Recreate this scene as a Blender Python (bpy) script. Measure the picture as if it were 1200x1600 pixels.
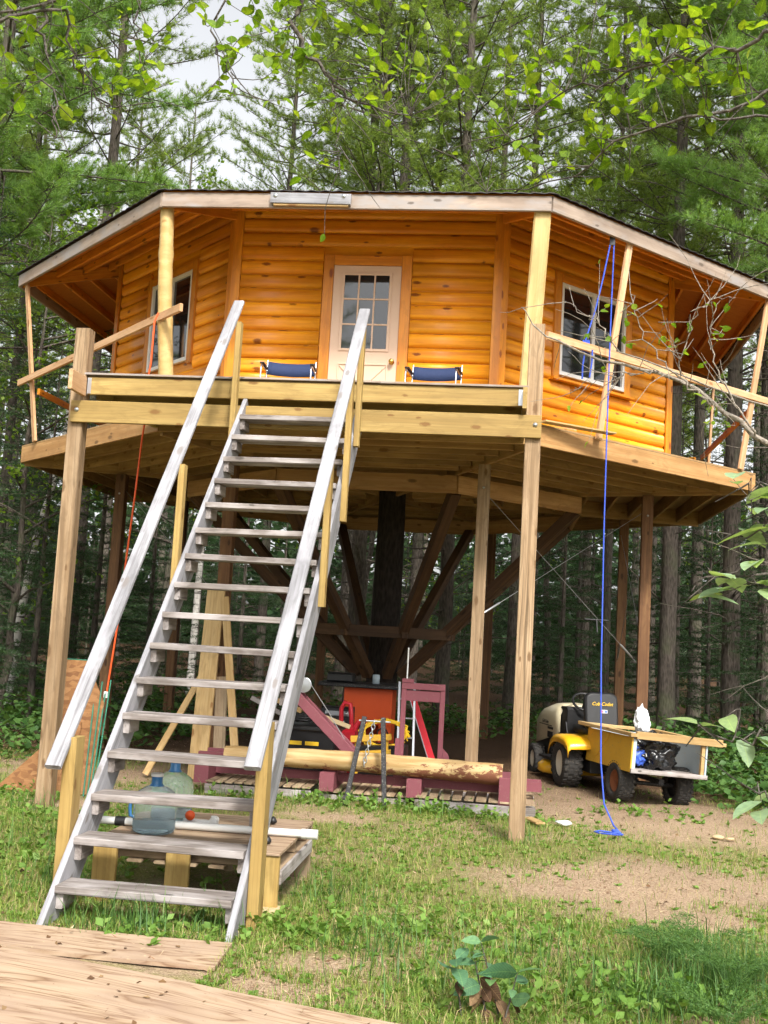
import bpy, bmesh, math, random
import numpy as np
from mathutils import Vector, Matrix, noise as mnoise

for o in list(bpy.data.objects):
    bpy.data.objects.remove(o, do_unlink=True)
scene = bpy.context.scene
COL = scene.collection
R = math.radians
random.seed(7)
rng = np.random.default_rng(7)

# ------------------------------------------------------------------ camera
CAM = Vector((0, 0, 1.77))
PITCH, ROLL, YAW, FPX = 0.1088, 0.0559, -0.1157, 1740.7
FW = Vector((math.sin(YAW) * math.cos(PITCH), math.cos(YAW) * math.cos(PITCH), math.sin(PITCH)))
_r0 = Vector((math.cos(YAW), -math.sin(YAW), 0))
_u0 = _r0.cross(FW)
RT = _r0 * math.cos(ROLL) + _u0 * math.sin(ROLL)
UP = -_r0 * math.sin(ROLL) + _u0 * math.cos(ROLL)
cam_data = bpy.data.cameras.new('camera')
cam = bpy.data.objects.new('camera', cam_data)
COL.objects.link(cam)
cam_data.sensor_fit = 'VERTICAL'
cam_data.sensor_height = 32.0
cam_data.lens = FPX / 1600 * 32.0
cam_data.clip_end = 600
cam.matrix_world = Matrix(((RT.x, UP.x, -FW.x, CAM.x), (RT.y, UP.y, -FW.y, CAM.y), (RT.z, UP.z, -FW.z, CAM.z), (0, 0, 0, 1)))
scene.camera = cam
scene.render.resolution_x, scene.render.resolution_y = 768, 1024

# ------------------------------------------------------------------ sky and sun
SUN_EL, SUN_AZ = 45, 158          # degrees; azimuth clockwise from +y: the sun stands behind the camera, to the right
world = bpy.data.worlds.new('World')
scene.world = world
world.use_nodes = True
wn, wl = world.node_tree.nodes, world.node_tree.links
wn.clear()
sky = wn.new('ShaderNodeTexSky')
sky.sky_type = 'NISHITA'
sky.sun_disc = False
sky.sun_elevation = R(SUN_EL)
sky.sun_rotation = R(SUN_AZ)
sky.air_density = 1.0
sky.dust_density = 4.0
hsv = wn.new('ShaderNodeHueSaturation')
hsv.inputs['Saturation'].default_value = 0.13      # thin bright cloud
bg = wn.new('ShaderNodeBackground')
bg.inputs['Strength'].default_value = 0.15
wo = wn.new('ShaderNodeOutputWorld')
wl.new(sky.outputs[0], hsv.inputs['Color'])
wl.new(hsv.outputs[0], bg.inputs['Color'])
wl.new(bg.outputs[0], wo.inputs['Surface'])
sun_data = bpy.data.lights.new('sun', 'SUN')
sun_data.energy = 2.35
sun_data.angle = R(8)
sun_data.color = (1.0, 0.95, 0.87)
sun = bpy.data.objects.new('sun', sun_data)
COL.objects.link(sun)
_sd = Vector((math.sin(R(SUN_AZ)) * math.cos(R(SUN_EL)), math.cos(R(SUN_AZ)) * math.cos(R(SUN_EL)), math.sin(R(SUN_EL))))
sun.rotation_euler = _sd.to_track_quat('Z', 'Y').to_euler()
scene.view_settings.view_transform = 'Standard'
scene.view_settings.look = 'None'
scene.view_settings.exposure = 1.1
scene.view_settings.gamma = 1.0
scene.cycles.max_bounces = 5
scene.cycles.diffuse_bounces = 3
scene.cycles.transparent_max_bounces = 8
scene.cycles.use_adaptive_sampling = True
scene.cycles.adaptive_threshold = 0.03
scene.cycles.use_denoising = True

# ------------------------------------------------------------------ helpers: objects
W = {}
def link(name, data, parent=None, M=None):
    o = bpy.data.objects.new(name, data)
    COL.objects.link(o)
    M = Matrix.Identity(4) if M is None else M
    W[o.name] = M
    if parent is not None:
        o.parent = parent
        o.matrix_basis = W[parent.name].inverted() @ M
    else:
        o.matrix_basis = M
    return o
def tag(o, label=None, cat=None, group=None, kind=None):
    if label: o['label'] = label
    if cat: o['category'] = cat
    if group: o['group'] = group
    if kind: o['kind'] = kind
    return o
def thing(name, label, cat, loc=(0, 0, 0), rotz=0.0, group=None, rx=0.0, ry=0.0):
    M = Matrix.Translation(loc) @ Matrix.Rotation(rotz, 4, 'Z') @ Matrix.Rotation(ry, 4, 'Y') @ Matrix.Rotation(rx, 4, 'X')
    o = link(name, None, None, M)
    o.empty_display_size = 0.2
    return tag(o, label, cat, group)
def part_empty(name, parent, M=None):
    return link(name, None, parent, W[parent.name].copy() if M is None else M)
def put(name, mesh, mat, parent=None, M=None):
    """one mesh object; M is a world matrix"""
    if mat is not None and len(mesh.materials) == 0:
        mesh.materials.append(mat)
    o = link(name, mesh, parent, M)
    if mat is not None and mesh.materials[0] != mat:
        o.material_slots[0].link = 'OBJECT'
        o.material_slots[0].material = mat
    return o
def loc_put(name, mesh, mat, parent, M=None):
    """M is local to the parent"""
    L = Matrix.Identity(4) if M is None else M
    return put(name, mesh, mat, parent, W[parent.name] @ L)

# ------------------------------------------------------------------ helpers: meshes
def np_mesh(name, V, T, smooth=False):
    V = np.asarray(V, dtype=np.float32).reshape(-1, 3)
    T = np.asarray(T, dtype=np.int32).reshape(-1, 3)
    me = bpy.data.meshes.new(name)
    me.vertices.add(len(V)); me.vertices.foreach_set('co', V.ravel())
    me.loops.add(len(T) * 3); me.loops.foreach_set('vertex_index', T.ravel())
    me.polygons.add(len(T))
    me.polygons.foreach_set('loop_start', np.arange(0, len(T) * 3, 3, dtype=np.int32))
    if smooth: me.polygons.foreach_set('use_smooth', np.ones(len(T), dtype=bool))
    me.update(calc_edges=True)
    return me
class MB:
    """collects shapes into one mesh"""
    def __init__(s): s.v = []; s.f = []; s.sm = []
    def add(s, verts, faces, M=None, smooth=False):
        n = len(s.v)
        s.v += [tuple(M @ Vector(p)) if M is not None else tuple(p) for p in verts]
        s.f += [tuple(i + n for i in f) for f in faces]
        s.sm += [smooth] * len(faces)
        return s
    def box(s, lo, hi, M=None, c=0.0):
        v, f = cbox(lo, hi, c)
        return s.add(v, f, M)
    def beam(s, p0, p1, w, h, up=(0, 0, 1), c=0.003):
        M, L = frame(p0, p1, up)
        return s.box((0, -w / 2, -h / 2), (L, w / 2, h / 2), M, c)
    def tube(s, pts, rad, seg=8, smooth=True, cap=True):
        pts = [Vector(p) for p in pts]
        if not hasattr(rad, '__len__'): rad = [rad] * len(pts)
        v = []; f = []
        t0 = (pts[1] - pts[0]).normalized()
        a = Vector((0, 0, 1)) if abs(t0.z) < .9 else Vector((1, 0, 0))
        n = t0.cross(a).normalized()
        for i, p in enumerate(pts):
            t = (pts[min(i + 1, len(pts) - 1)] - pts[max(i - 1, 0)]).normalized()
            n = (n - t * n.dot(t))
            n = n.normalized() if n.length > 1e-6 else t.orthogonal().normalized()
            b = t.cross(n)
            for k in range(seg):
                an = 2 * math.pi * k / seg
                v.append(p + (n * math.cos(an) + b * math.sin(an)) * rad[i])
        for i in range(len(pts) - 1):
            for k in range(seg):
                k2 = (k + 1) % seg
                f.append((i * seg + k, i * seg + k2, (i + 1) * seg + k2, (i + 1) * seg + k))
        s.add(v, f, None, smooth)
        if cap:
            n0 = len(v) - seg
            s.add(v[:seg], [tuple(reversed(range(seg)))]); s.add(v[n0:], [tuple(range(seg))])
        return s
    def lathe(s, prof, seg=20, M=None, smooth=True, cap=True):
        """prof: (radius, z) pairs"""
        v = []; f = []
        for r, z in prof:
            for k in range(seg):
                a = 2 * math.pi * k / seg
                v.append((r * math.cos(a), r * math.sin(a), z))
        for i in range(len(prof) - 1):
            for k in range(seg):
                k2 = (k + 1) % seg
                f.append((i * seg + k, i * seg + k2, (i + 1) * seg + k2, (i + 1) * seg + k))
        if cap: f.append(tuple(reversed(range(seg)))); f.append(tuple(range((len(prof) - 1) * seg, len(prof) * seg)))
        return s.add(v, f, M, smooth)
    def prism(s, poly, h, M=None):
        """poly in xy, extruded along z from 0 to h"""
        n = len(poly)
        v = [(x, y, 0) for x, y in poly] + [(x, y, h) for x, y in poly]
        f = [tuple(reversed(range(n))), tuple(range(n, 2 * n))] + [(i, (i + 1) % n, n + (i + 1) % n, n + i) for i in range(n)]
        return s.add(v, f, M)
    def mesh(s, name='mesh'):
        me = bpy.data.meshes.new(name)
        me.from_pydata(s.v, [], s.f)
        me.polygons.foreach_set('use_smooth', s.sm)
        me.update()
        return me
def cbox(lo, hi, c=0.0):
    x0, y0, z0 = lo; x1, y1, z1 = hi
    if c <= 0:
        v = [(x0, y0, z0), (x1, y0, z0), (x1, y1, z0), (x0, y1, z0), (x0, y0, z1), (x1, y0, z1), (x1, y1, z1), (x0, y1, z1)]
        return v, [(0, 3, 2, 1), (4, 5, 6, 7), (0, 1, 5, 4), (1, 2, 6, 5), (2, 3, 7, 6), (3, 0, 4, 7)]
    # chamfer the four long edges and the ends: octagonal section with inset caps
    c = min(c, (y1 - y0) / 3, (z1 - z0) / 3)
    sec = [(y0 + c, z0), (y1 - c, z0), (y1, z0 + c), (y1, z1 - c), (y1 - c, z1), (y0 + c, z1), (y0, z1 - c), (y0, z0 + c)]
    v = [(x0, y, z) for y, z in sec] + [(x1, y, z) for y, z in sec]
    f = [tuple(reversed(range(8))), tuple(range(8, 16))] + [(i, (i + 1) % 8, 8 + (i + 1) % 8, 8 + i) for i in range(8)]
    return v, f
def frame(p0, p1, up=(0, 0, 1)):
    p0, p1 = Vector(p0), Vector(p1)
    x = p1 - p0; L = x.length; x.normalize()
    u = Vector(up)
    if abs(x.dot(u)) > 0.995 * u.length: u = Vector((0, 1, 0)) if abs(x.y) < .9 else Vector((1, 0, 0))
    z = (u - x * u.dot(x)).normalized()
    y = z.cross(x)
    return Matrix(((x.x, y.x, z.x, p0.x), (x.y, y.y, z.y, p0.y), (x.z, y.z, z.z, p0.z), (0, 0, 0, 1))), L
_cache = {}
def lum(name, p0, p1, w, h, mat, parent=None, up=(0, 0, 1), c=0.004):
    """a straight piece of lumber: grain along its own x; w across, h along 'up'"""
    M, L = frame(p0, p1, up)
    key = (round(L, 3), round(w, 3), round(h, 3), c)
    if key not in _cache:
        _cache[key] = MB().box((0, -w / 2, -h / 2), (key[0], w / 2, h / 2), None, c).mesh('lumber')
        _cache[key].materials.append(mat)
    return put(name, _cache[key], mat, parent, M)
def blk(name, lo, hi, mat, parent=None, c=0.003, M=None):
    """axis aligned block, in world space or in M"""
    v, f = cbox(lo, hi, c)
    return put(name, MB().add(v, f).mesh(name), mat, parent, M)
def sph(rad, M=None, seg=12, rings=8, sq=1.0):
    mb = MB()
    prof = [(max(1e-4, rad * math.sin(math.pi * i / rings)), -rad * sq * math.cos(math.pi * i / rings)) for i in range(rings + 1)]
    return mb.lathe(prof, seg, M)
def TR(x, y, z): return Matrix.Translation((x, y, z))
def RX(a): return Matrix.Rotation(R(a), 4, 'X')
def RY(a): return Matrix.Rotation(R(a), 4, 'Y')
def RZ(a): return Matrix.Rotation(R(a), 4, 'Z')

# ------------------------------------------------------------------ helpers: materials
class NT:
    def __init__(s, name):
        s.m = bpy.data.materials.new(name); s.m.use_nodes = True
        s.n = s.m.node_tree.nodes; s.l = s.m.node_tree.links
        s.n.clear()
        s.out = s.n.new('ShaderNodeOutputMaterial')
    def node(s, t, **kw):
        n = s.n.new(t)
        for k, v in kw.items(): setattr(n, k, v)
        return n
    def put(s, sock, v):
        if isinstance(v, bpy.types.NodeSocket): s.l.new(v, sock)
        elif isinstance(v, (tuple, list)) and len(v) == 3 and sock.type == 'RGBA': sock.default_value = (*v, 1)
        else: sock.default_value = v
    def math(s, op, a, b=0.0, clamp=False):
        n = s.node('ShaderNodeMath', operation=op, use_clamp=clamp); s.put(n.inputs[0], a); s.put(n.inputs[1], b); return n.outputs[0]
    def mix(s, fac, a, b, mode='MIX'):
        n = s.node('ShaderNodeMix', data_type='RGBA', blend_type=mode)
        s.put(n.inputs[0], fac); s.put(n.inputs[6], a); s.put(n.inputs[7], b); return n.outputs[2]
    def ramp(s, fac, stops):
        n = s.node('ShaderNodeValToRGB'); s.put(n.inputs[0], fac)
        e = n.color_ramp.elements
        while len(e) < len(stops): e.new(0.5)
        for i, (p, c) in enumerate(stops):
            e[i].position = p; e[i].color = (*c, 1) if len(c) == 3 else c
        return n.outputs[0]
    def noise(s, vec, scale, detail=3, rough=.55, dist=0.0):
        n = s.node('ShaderNodeTexNoise'); n.inputs['Scale'].default_value = scale; n.inputs['Detail'].default_value = detail
        n.inputs['Roughness'].default_value = rough; n.inputs['Distortion'].default_value = dist
        if vec is not None: s.l.new(vec, n.inputs['Vector'])
        return n.outputs[0]
    def vor(s, vec, scale, feature='F1'):
        n = s.node('ShaderNodeTexVoronoi', feature=feature); n.inputs['Scale'].default_value = scale
        s.l.new(vec, n.inputs['Vector']); return n
    def coords(s, scale=(1, 1, 1), world=False, rand=True):
        if world: v = s.node('ShaderNodeNewGeometry').outputs['Position']
        else: v = s.node('ShaderNodeTexCoord').outputs['Object']
        if rand and not world:
            oi = s.node('ShaderNodeObjectInfo')
            m = s.node('ShaderNodeVectorMath', operation='SCALE'); m.inputs[0].default_value = (17.3, 31.7, 7.9)
            s.l.new(oi.outputs['Random'], m.inputs['Scale'])
            a = s.node('ShaderNodeVectorMath', operation='ADD'); s.l.new(v, a.inputs[0]); s.l.new(m.outputs[0], a.inputs[1]); v = a.outputs[0]
        mp = s.node('ShaderNodeMapping'); mp.inputs['Scale'].default_value = scale
        s.l.new(v, mp.inputs['Vector']); return mp.outputs[0]
    def scaled(s, vec, scale):
        mp = s.node('ShaderNodeMapping'); mp.inputs['Scale'].default_value = scale; s.l.new(vec, mp.inputs['Vector']); return mp.outputs[0]
    def bump(s, h, strength=.3, dist=.01):
        n = s.node('ShaderNodeBump'); n.inputs['Strength'].default_value = strength; n.inputs['Distance'].default_value = dist
        s.l.new(h, n.inputs['Height']); return n.outputs[0]
    def tone(s, col, amount=.16, rough=None):
        """every object its own slightly lighter or darker tone"""
        oi = s.node('ShaderNodeObjectInfo')
        v = s.math('ADD', s.math('MULTIPLY', oi.outputs['Random'], 2 * amount), 1 - amount)
        h = s.node('ShaderNodeHueSaturation'); s.l.new(v, h.inputs['Value']); s.put(h.inputs['Color'], col); return h.outputs[0]
    def bsdf(s, col, rough=.6, normal=None, spec=.5, metal=0.0, **kw):
        b = s.node('ShaderNodeBsdfPrincipled')
        s.put(b.inputs['Base Color'], col); s.put(b.inputs['Roughness'], rough)
        b.inputs['Specular IOR Level'].default_value = spec; b.inputs['Metallic'].default_value = metal
        for k, v in kw.items(): s.put(b.inputs[k], v)
        if normal is not None: s.l.new(normal, b.inputs['Normal'])
        s.l.new(b.outputs[0], s.out.inputs['Surface']); return b
def wood(name, light, dark, rough=.6, grain=16, knots=.5, spec=.3, knotcol=None, bump=.25, tone=.12, contrast=(.41, .59), cracks=0.0, coat=0.0, blotch=None, figure=1.0, rings=0.0):
    t = NT(name)
    v = t.coords((1, 1, 1))
    sv = t.scaled(v, (.55, grain, grain))
    g = t.noise(sv, 1.0, 6, .6, .6)
    fine = t.noise(t.scaled(v, (3, 120, 120)), 1.0, 2, .5)
    g2 = t.math('ADD', t.math('MULTIPLY', g, .8), t.math('MULTIPLY', fine, .2))
    col = t.ramp(g2, [(contrast[0], dark), (contrast[1], light)])
    big = t.noise(t.scaled(v, (1.1, 2.5, 2.5)), 1.0, 3)
    col = t.mix(t.math('MULTIPLY', t.ramp(big, [(.42, (0, 0, 0)), (.68, (1, 1, 1))]), .65 * figure), col, tuple(c * .8 for c in dark))
    fig = t.noise(t.scaled(v, (3.5, 9, 9)), 1.0, 5, .65, 1.2)
    col = t.mix(t.math('MULTIPLY', t.ramp(fig, [(.5, (0, 0, 0)), (.66, (1, 1, 1))]), .38 * figure), col, tuple(c * .62 for c in dark))
    if rings > 0:                              # growth rings cut lengthwise: nested pointed bands
        rb = t.noise(t.scaled(v, (.32, 7.5, 7.5)), 1.0, 2, .4, .5)
        rs = t.math('FRACT', t.math('MULTIPLY', rb, 11.0))
        col = t.mix(t.math('MULTIPLY', t.ramp(rs, [(.55, (0, 0, 0)), (.92, (1, 1, 1)), (1, (0, 0, 0))]), rings), col, tuple(c * .55 for c in dark))
    if blotch: col = t.mix(t.ramp(t.noise(t.scaled(v, (2, 5, 5)), 1.3, 4), [(.45, (0, 0, 0)), (.65, (1, 1, 1))]), col, blotch)
    if knots > 0:
        sxyz = t.node('ShaderNodeSeparateXYZ'); t.l.new(v, sxyz.inputs[0])
        cxy = t.node('ShaderNodeCombineXYZ'); t.put(cxy.inputs[0], t.math('MULTIPLY', sxyz.outputs[0], 2.6)); t.put(cxy.inputs[1], t.math('MULTIPLY', t.math('ADD', sxyz.outputs[1], sxyz.outputs[2]), 6.5))
        kv = t.vor(cxy.outputs[0], 1.0); kv.voronoi_dimensions = '2D'
        sel = t.node('ShaderNodeSeparateColor'); t.l.new(kv.outputs['Color'], sel.inputs[0])
        kd = t.math('ADD', kv.outputs['Distance'], t.math('MULTIPLY', t.math('SUBTRACT', t.noise(v, 38, 2), .5), .10))
        near = t.math('SUBTRACT', 1.0, t.math('DIVIDE', kd, t.math('ADD', .07, t.math('MULTIPLY', sel.outputs[1], .14))), True)
        on = t.math('GREATER_THAN', sel.outputs[0], 1 - knots)
        kf = t.math('MULTIPLY', t.ramp(near, [(.05, (0, 0, 0)), (.5, (1, 1, 1))]), on)
        col = t.mix(t.math('MULTIPLY', kf, .85), col, knotcol or tuple(c * .35 for c in dark))
    if cracks > 0:
        cv = t.noise(t.scaled(v, (.35, 22, 22)), 1.0, 2, .5, .3)
        cf = t.ramp(cv, [(.655, (0, 0, 0)), (.675, (1, 1, 1))])
        col = t.mix(t.math('MULTIPLY', cf, cracks), col, tuple(c * .25 for c in dark))
    col = t.tone(col, tone)
    t.bsdf(col, rough, t.bump(g2, bump, .006), spec, **({'Coat Weight': coat, 'Coat Roughness': .25} if coat else {}))
    return t.m
def paint(name, col, rough=.5, spec=.4, metal=0.0, wear=None, wear_amt=.5, scale=9, bump=.1, coat=0.0):
    t = NT(name)
    v = t.coords()
    n = t.noise(v, scale, 6, .65)
    c = t.mix(t.math('MULTIPLY', n, .35), col, tuple(x * .72 for x in col))
    if wear:
        w = t.ramp(t.noise(v, scale * 2.3, 8, .7), [(.62 - .2 * wear_amt, (0, 0, 0)), (.68 - .15 * wear_amt, (1, 1, 1))])
        c = t.mix(w, c, wear)
    t.bsdf(c, t.math('ADD', t.math('MULTIPLY', n, .25), rough - .1), t.bump(n, bump, .004), spec, metal, **({'Coat Weight': coat} if coat else {}))
    return t.m
def leafmat(name, c1, c2, c3=None, trans=.45, rough=.5, world_noise=0.0, veins=False):
    t = NT(name)
    geo = t.node('ShaderNodeNewGeometry')
    oi = t.node('ShaderNodeObjectInfo')
    r = t.math('FRACT', t.math('ADD', geo.outputs['Random Per Island'], t.math('MULTIPLY', oi.outputs['Random'], 3.7)))
    col = t.ramp(r, [(0, c1), (.6, c2), (1, c3 or c2)])
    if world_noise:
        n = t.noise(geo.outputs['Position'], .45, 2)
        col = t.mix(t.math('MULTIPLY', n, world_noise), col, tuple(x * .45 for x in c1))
    if veins:                                  # a pale midrib, side veins and blotches on leaves that are single objects
        oc = t.node('ShaderNodeTexCoord').outputs['Object']; sp_ = t.node('ShaderNodeSeparateXYZ'); t.l.new(oc, sp_.inputs[0])
        ay = t.math('ABSOLUTE', sp_.outputs[1])
        rib = t.math('LESS_THAN', ay, .0011)
        vn = t.math('PINGPONG', t.math('SUBTRACT', sp_.outputs[0], t.math('MULTIPLY', ay, .8)), .0055)
        rib = t.math('MAXIMUM', rib, t.math('MULTIPLY', t.math('LESS_THAN', vn, .0009), .5))
        col = t.mix(t.math('MULTIPLY', rib, .45), col, tuple(min(1, x * 1.7) for x in c3 or c2))
        bl = t.noise(oc, 45, 3)
        col = t.mix(t.math('MULTIPLY', t.math('SUBTRACT', bl, .45, True), 1.6), col, tuple(x * .55 for x in c1))
    col = t.tone(col, .16 if veins else .1)
    b = t.bsdf(col, rough, None, .3)
    tr = t.node('ShaderNodeBsdfTranslucent'); t.l.new(t.mix(1.0, col, (1.25, 1.2, .5), 'MULTIPLY'), tr.inputs['Color'])
    mx = t.node('ShaderNodeMixShader'); mx.inputs[0].default_value = trans
    t.l.new(b.outputs[0], mx.inputs[1]); t.l.new(tr.outputs[0], mx.inputs[2]); t.l.new(mx.outputs[0], t.out.inputs['Surface'])
    return t.m
def barkmat(name, c1, c2, sc=(6, 6, 1.6), bands=None, moss=0.0):
    t = NT(name)
    v = t.coords((1, 1, 1))
    vv = t.scaled(v, sc)
    n = t.noise(vv, 4.0, 6, .7, .5)
    vo = t.vor(vv, 5.0)
    h = t.math('ADD', t.math('MULTIPLY', n, .6), t.math('MULTIPLY', vo.outputs['Distance'], .5))
    col = t.ramp(h, [(.25, c1), (.75, c2)])
    big = t.noise(v, .9, 3)
    col = t.mix(t.math('MULTIPLY', big, .4), col, tuple(x * .5 for x in c1))
    if bands:
        bn = t.noise(t.scaled(v, (1.5, 1.5, 16)), 1.6, 4, .6)
        col = t.mix(t.ramp(bn, [(.56, (0, 0, 0)), (.62, (1, 1, 1))]), col, bands)
    if moss:
        col = t.mix(t.math('MULTIPLY', t.ramp(t.noise(v, 2.2, 4), [(.5, (0, 0, 0)), (.7, (1, 1, 1))]), moss), col, (.12, .15, .07))
    t.bsdf(col, .9, t.bump(h, .8, .03), .15)
    return t.m

# ------------------------------------------------------------------ materials
M_siding = wood('stained_log_siding', (.86, .35, .014), (.64, .205, .007), rough=.40, grain=13, knots=.30, spec=.32, knotcol=(.14, .028, .005), bump=.15, tone=.18, contrast=(.40, .585), coat=.08, figure=.5)
M_trim = wood('stained_trim', (.76, .30, .018), (.55, .18, .010), rough=.42, grain=12, knots=.4, spec=.4, knotcol=(.18, .035, .006), bump=.1, tone=.1, coat=.08)
M_soffit = wood('stained_rafter', (.72, .29, .022), (.52, .17, .010), rough=.5, grain=14, knots=.45, spec=.3, tone=.15)
M_fresh = wood('fresh_pine', (.54, .385, .19), (.42, .265, .105), rough=.6, rings=.3, grain=14, knots=.5, knotcol=(.22, .1, .03), tone=.12)
M_stud = wood('pinkish_stud', (.62, .40, .23), (.48, .27, .13), rough=.6, grain=18, knots=.35, knotcol=(.25, .11, .04), tone=.12)
M_treated = wood('treated_lumber', (.43, .30, .105), (.31, .20, .062), rough=.6, rings=.35, grain=12, knots=.45, knotcol=(.17, .08, .02), tone=.12)
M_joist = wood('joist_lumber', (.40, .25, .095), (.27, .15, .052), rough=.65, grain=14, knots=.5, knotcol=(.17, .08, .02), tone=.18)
M_rim = wood('rim_lumber', (.52, .31, .13), (.38, .20, .072), rough=.6, grain=14, knots=.4, tone=.1)
M_grey_post = wood('weathered_post', (.38, .27, .165), (.25, .16, .085), rough=.75, rings=.6, grain=15, knots=.5, cracks=.6, knotcol=(.13, .07, .03), tone=.08, bump=.4)
M_brown_post = wood('brown_treated_post', (.20, .105, .045), (.12, .055, .024), rough=.7, rings=.4, grain=16, knots=.4, cracks=.3, tone=.15)  # brown wood, deepened to carry the shade below the deck
M_brace = wood('shade_dark_brace', (.11, .058, .026), (.06, .030, .014), rough=.7, grain=14, knots=.4, cracks=.3, tone=.2)  # under-deck shade is put into this dark brown, not a stain
M_silver = wood('silvered_lumber', (.37, .37, .395), (.20, .195, .205), rough=.8, rings=.35, grain=16, knots=.45, cracks=.35, knotcol=(.17, .15, .14), tone=.08, bump=.35, blotch=(.32, .315, .335))
M_tread = wood('weathered_tread', (.31, .275, .255), (.15, .125, .11), rough=.75, rings=.35, grain=18, knots=.3, cracks=.5, tone=.14, bump=.4, blotch=(.36, .33, .32))
M_fascia = wood('weathered_fascia', (.38, .30, .24), (.26, .195, .15), rough=.65, grain=9, knots=.35, tone=.12, blotch=(.29, .26, .245))
M_log = wood('peeled_log', (.54, .39, .17), (.42, .28, .10), rough=.55, grain=10, knots=.35, knotcol=(.3, .16, .05), tone=.05)
M_metal = paint('galvanised', (.55, .57, .6), .35, .5, .9, scale=25)
M_chrome = paint('tube_metal', (.5, .5, .51), .25, .5, .9)
M_cable = paint('steel_cable', (.28, .28, .28), .5, .5, .5)
M_roof = paint('dark_metal_roof', (.035, .03, .03), .45, .5, .3)
M_black = paint('black_plastic', (.012, .012, .013), .42, .5)
M_white = paint('white_vinyl', (.75, .75, .73), .4, .4)
M_door = paint('beige_door_paint', (.66, .47, .34), .5, .35, bump=.02)
M_brass = paint('brass', (.7, .48, .12), .2, .5, 1.0)
M_blue = paint('navy_canvas', (.03, .045, .105), .8, .2, scale=30)
M_orange_cord = paint('orange_cord', (.75, .10, .02), .5)
M_rope = paint('blue_rope', (.04, .09, .5), .7, scale=60)
def glassmat():
    t = NT('dark_window_glass')
    t.bsdf((.012, .013, .014), .03, None, .9)
    return t.m
M_glass = glassmat()
def osbmat(name, c1, c2, c3):
    t = NT(name); v = t.coords()
    a = t.vor(t.scaled(v, (14, 26, 14)), 1.0); sep = t.node('ShaderNodeSeparateColor'); t.l.new(a.outputs['Color'], sep.inputs[0])
    n = t.noise(t.scaled(v, (6, 60, 60)), 1.0, 4, .6, 1.5)
    col = t.mix(n, t.ramp(sep.outputs[0], [(0, c1), (.5, c2), (1, c3)]), c1)
    t.bsdf(t.tone(col, .06), .7, t.bump(sep.outputs[1], .3, .004), .25); return t.m
M_osb = osbmat('osb_sheet', (.17, .075, .03), (.32, .16, .06), (.42, .23, .10))
M_osb_soffit = osbmat('stained_osb', (.40, .14, .02), (.52, .20, .03), (.46, .165, .025))
M_subfloor = osbmat('subfloor_osb', (.30, .18, .08), (.38, .25, .12), (.44, .29, .14))
def plymat():
    t = NT('weathered_plywood'); v = t.coords()
    d = t.noise(t.scaled(v, (.5, 1.6, 1)), 1.0, 2, .5, .8)
    band = t.noise(t.scaled(v, (.45, 4.5, 1)), 1.0, 3, .55, 1.5)
    s = t.math('FRACT', t.math('MULTIPLY', t.math('ADD', band, d), 7.0))
    col = t.ramp(s, [(0, (.18, .105, .062)), (.12, (.31, .215, .14)), (.6, (.41, .305, .21)), (.88, (.34, .24, .155)), (1, (.21, .125, .072))])
    col = t.mix(t.math('MULTIPLY', t.ramp(t.noise(v, 2.5, 6, .65), [(.45, (0, 0, 0)), (.7, (1, 1, 1))]), .6), col, (.30, .21, .155))
    sp = t.ramp(t.noise(v, 45, 3), [(.66, (0, 0, 0)), (.72, (1, 1, 1))])
    col = t.mix(t.math('MULTIPLY', sp, .5), col, (.2, .11, .06))
    t.bsdf(t.tone(col, .05), .8, t.bump(band, .2, .004), .2); return t.m
M_ply = plymat()

# ------------------------------------------------------------------ ground
# trodden, bare places: x, y and half widths
BARE = [(.70, 8.45, .85, .75), (1.7, 9.0, 1.1, .55), (1.3, 7.75, .45, .3), (2.1, 12.2, 1.3, 1.7), (1.1, 12.9, .9, 1.2), (-1.5, 10.75, .5, .22), (-3.2, 13.0, 1.4, .6), (-1.5, 13.7, 3.0, 1.3), (-4.0, 10.6, .5, .5), (-.95, 6.1, .35, .22), (-1.1, 5.6, .3, .2)]
def ground_h(x, y):
    h = 0.030 * math.sin(x * 1.3 + .5) * math.sin(y * .9) + .022 * mnoise.noise(Vector((x * .8, y * .8, 0))) + .012 * mnoise.noise(Vector((x * 2.7, y * 2.7, 4)))
    if x > 1.6: h -= .03 * min(1.0, (x - 1.6))
    d = math.hypot(x, y - 8)
    if d > 22: h += .25 * mnoise.noise(Vector((x * .07, y * .07, 1))) * min(1, (d - 22) / 10) + .02 * (d - 22) * min(1, (d - 22) / 30)
    return h - .012
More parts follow.
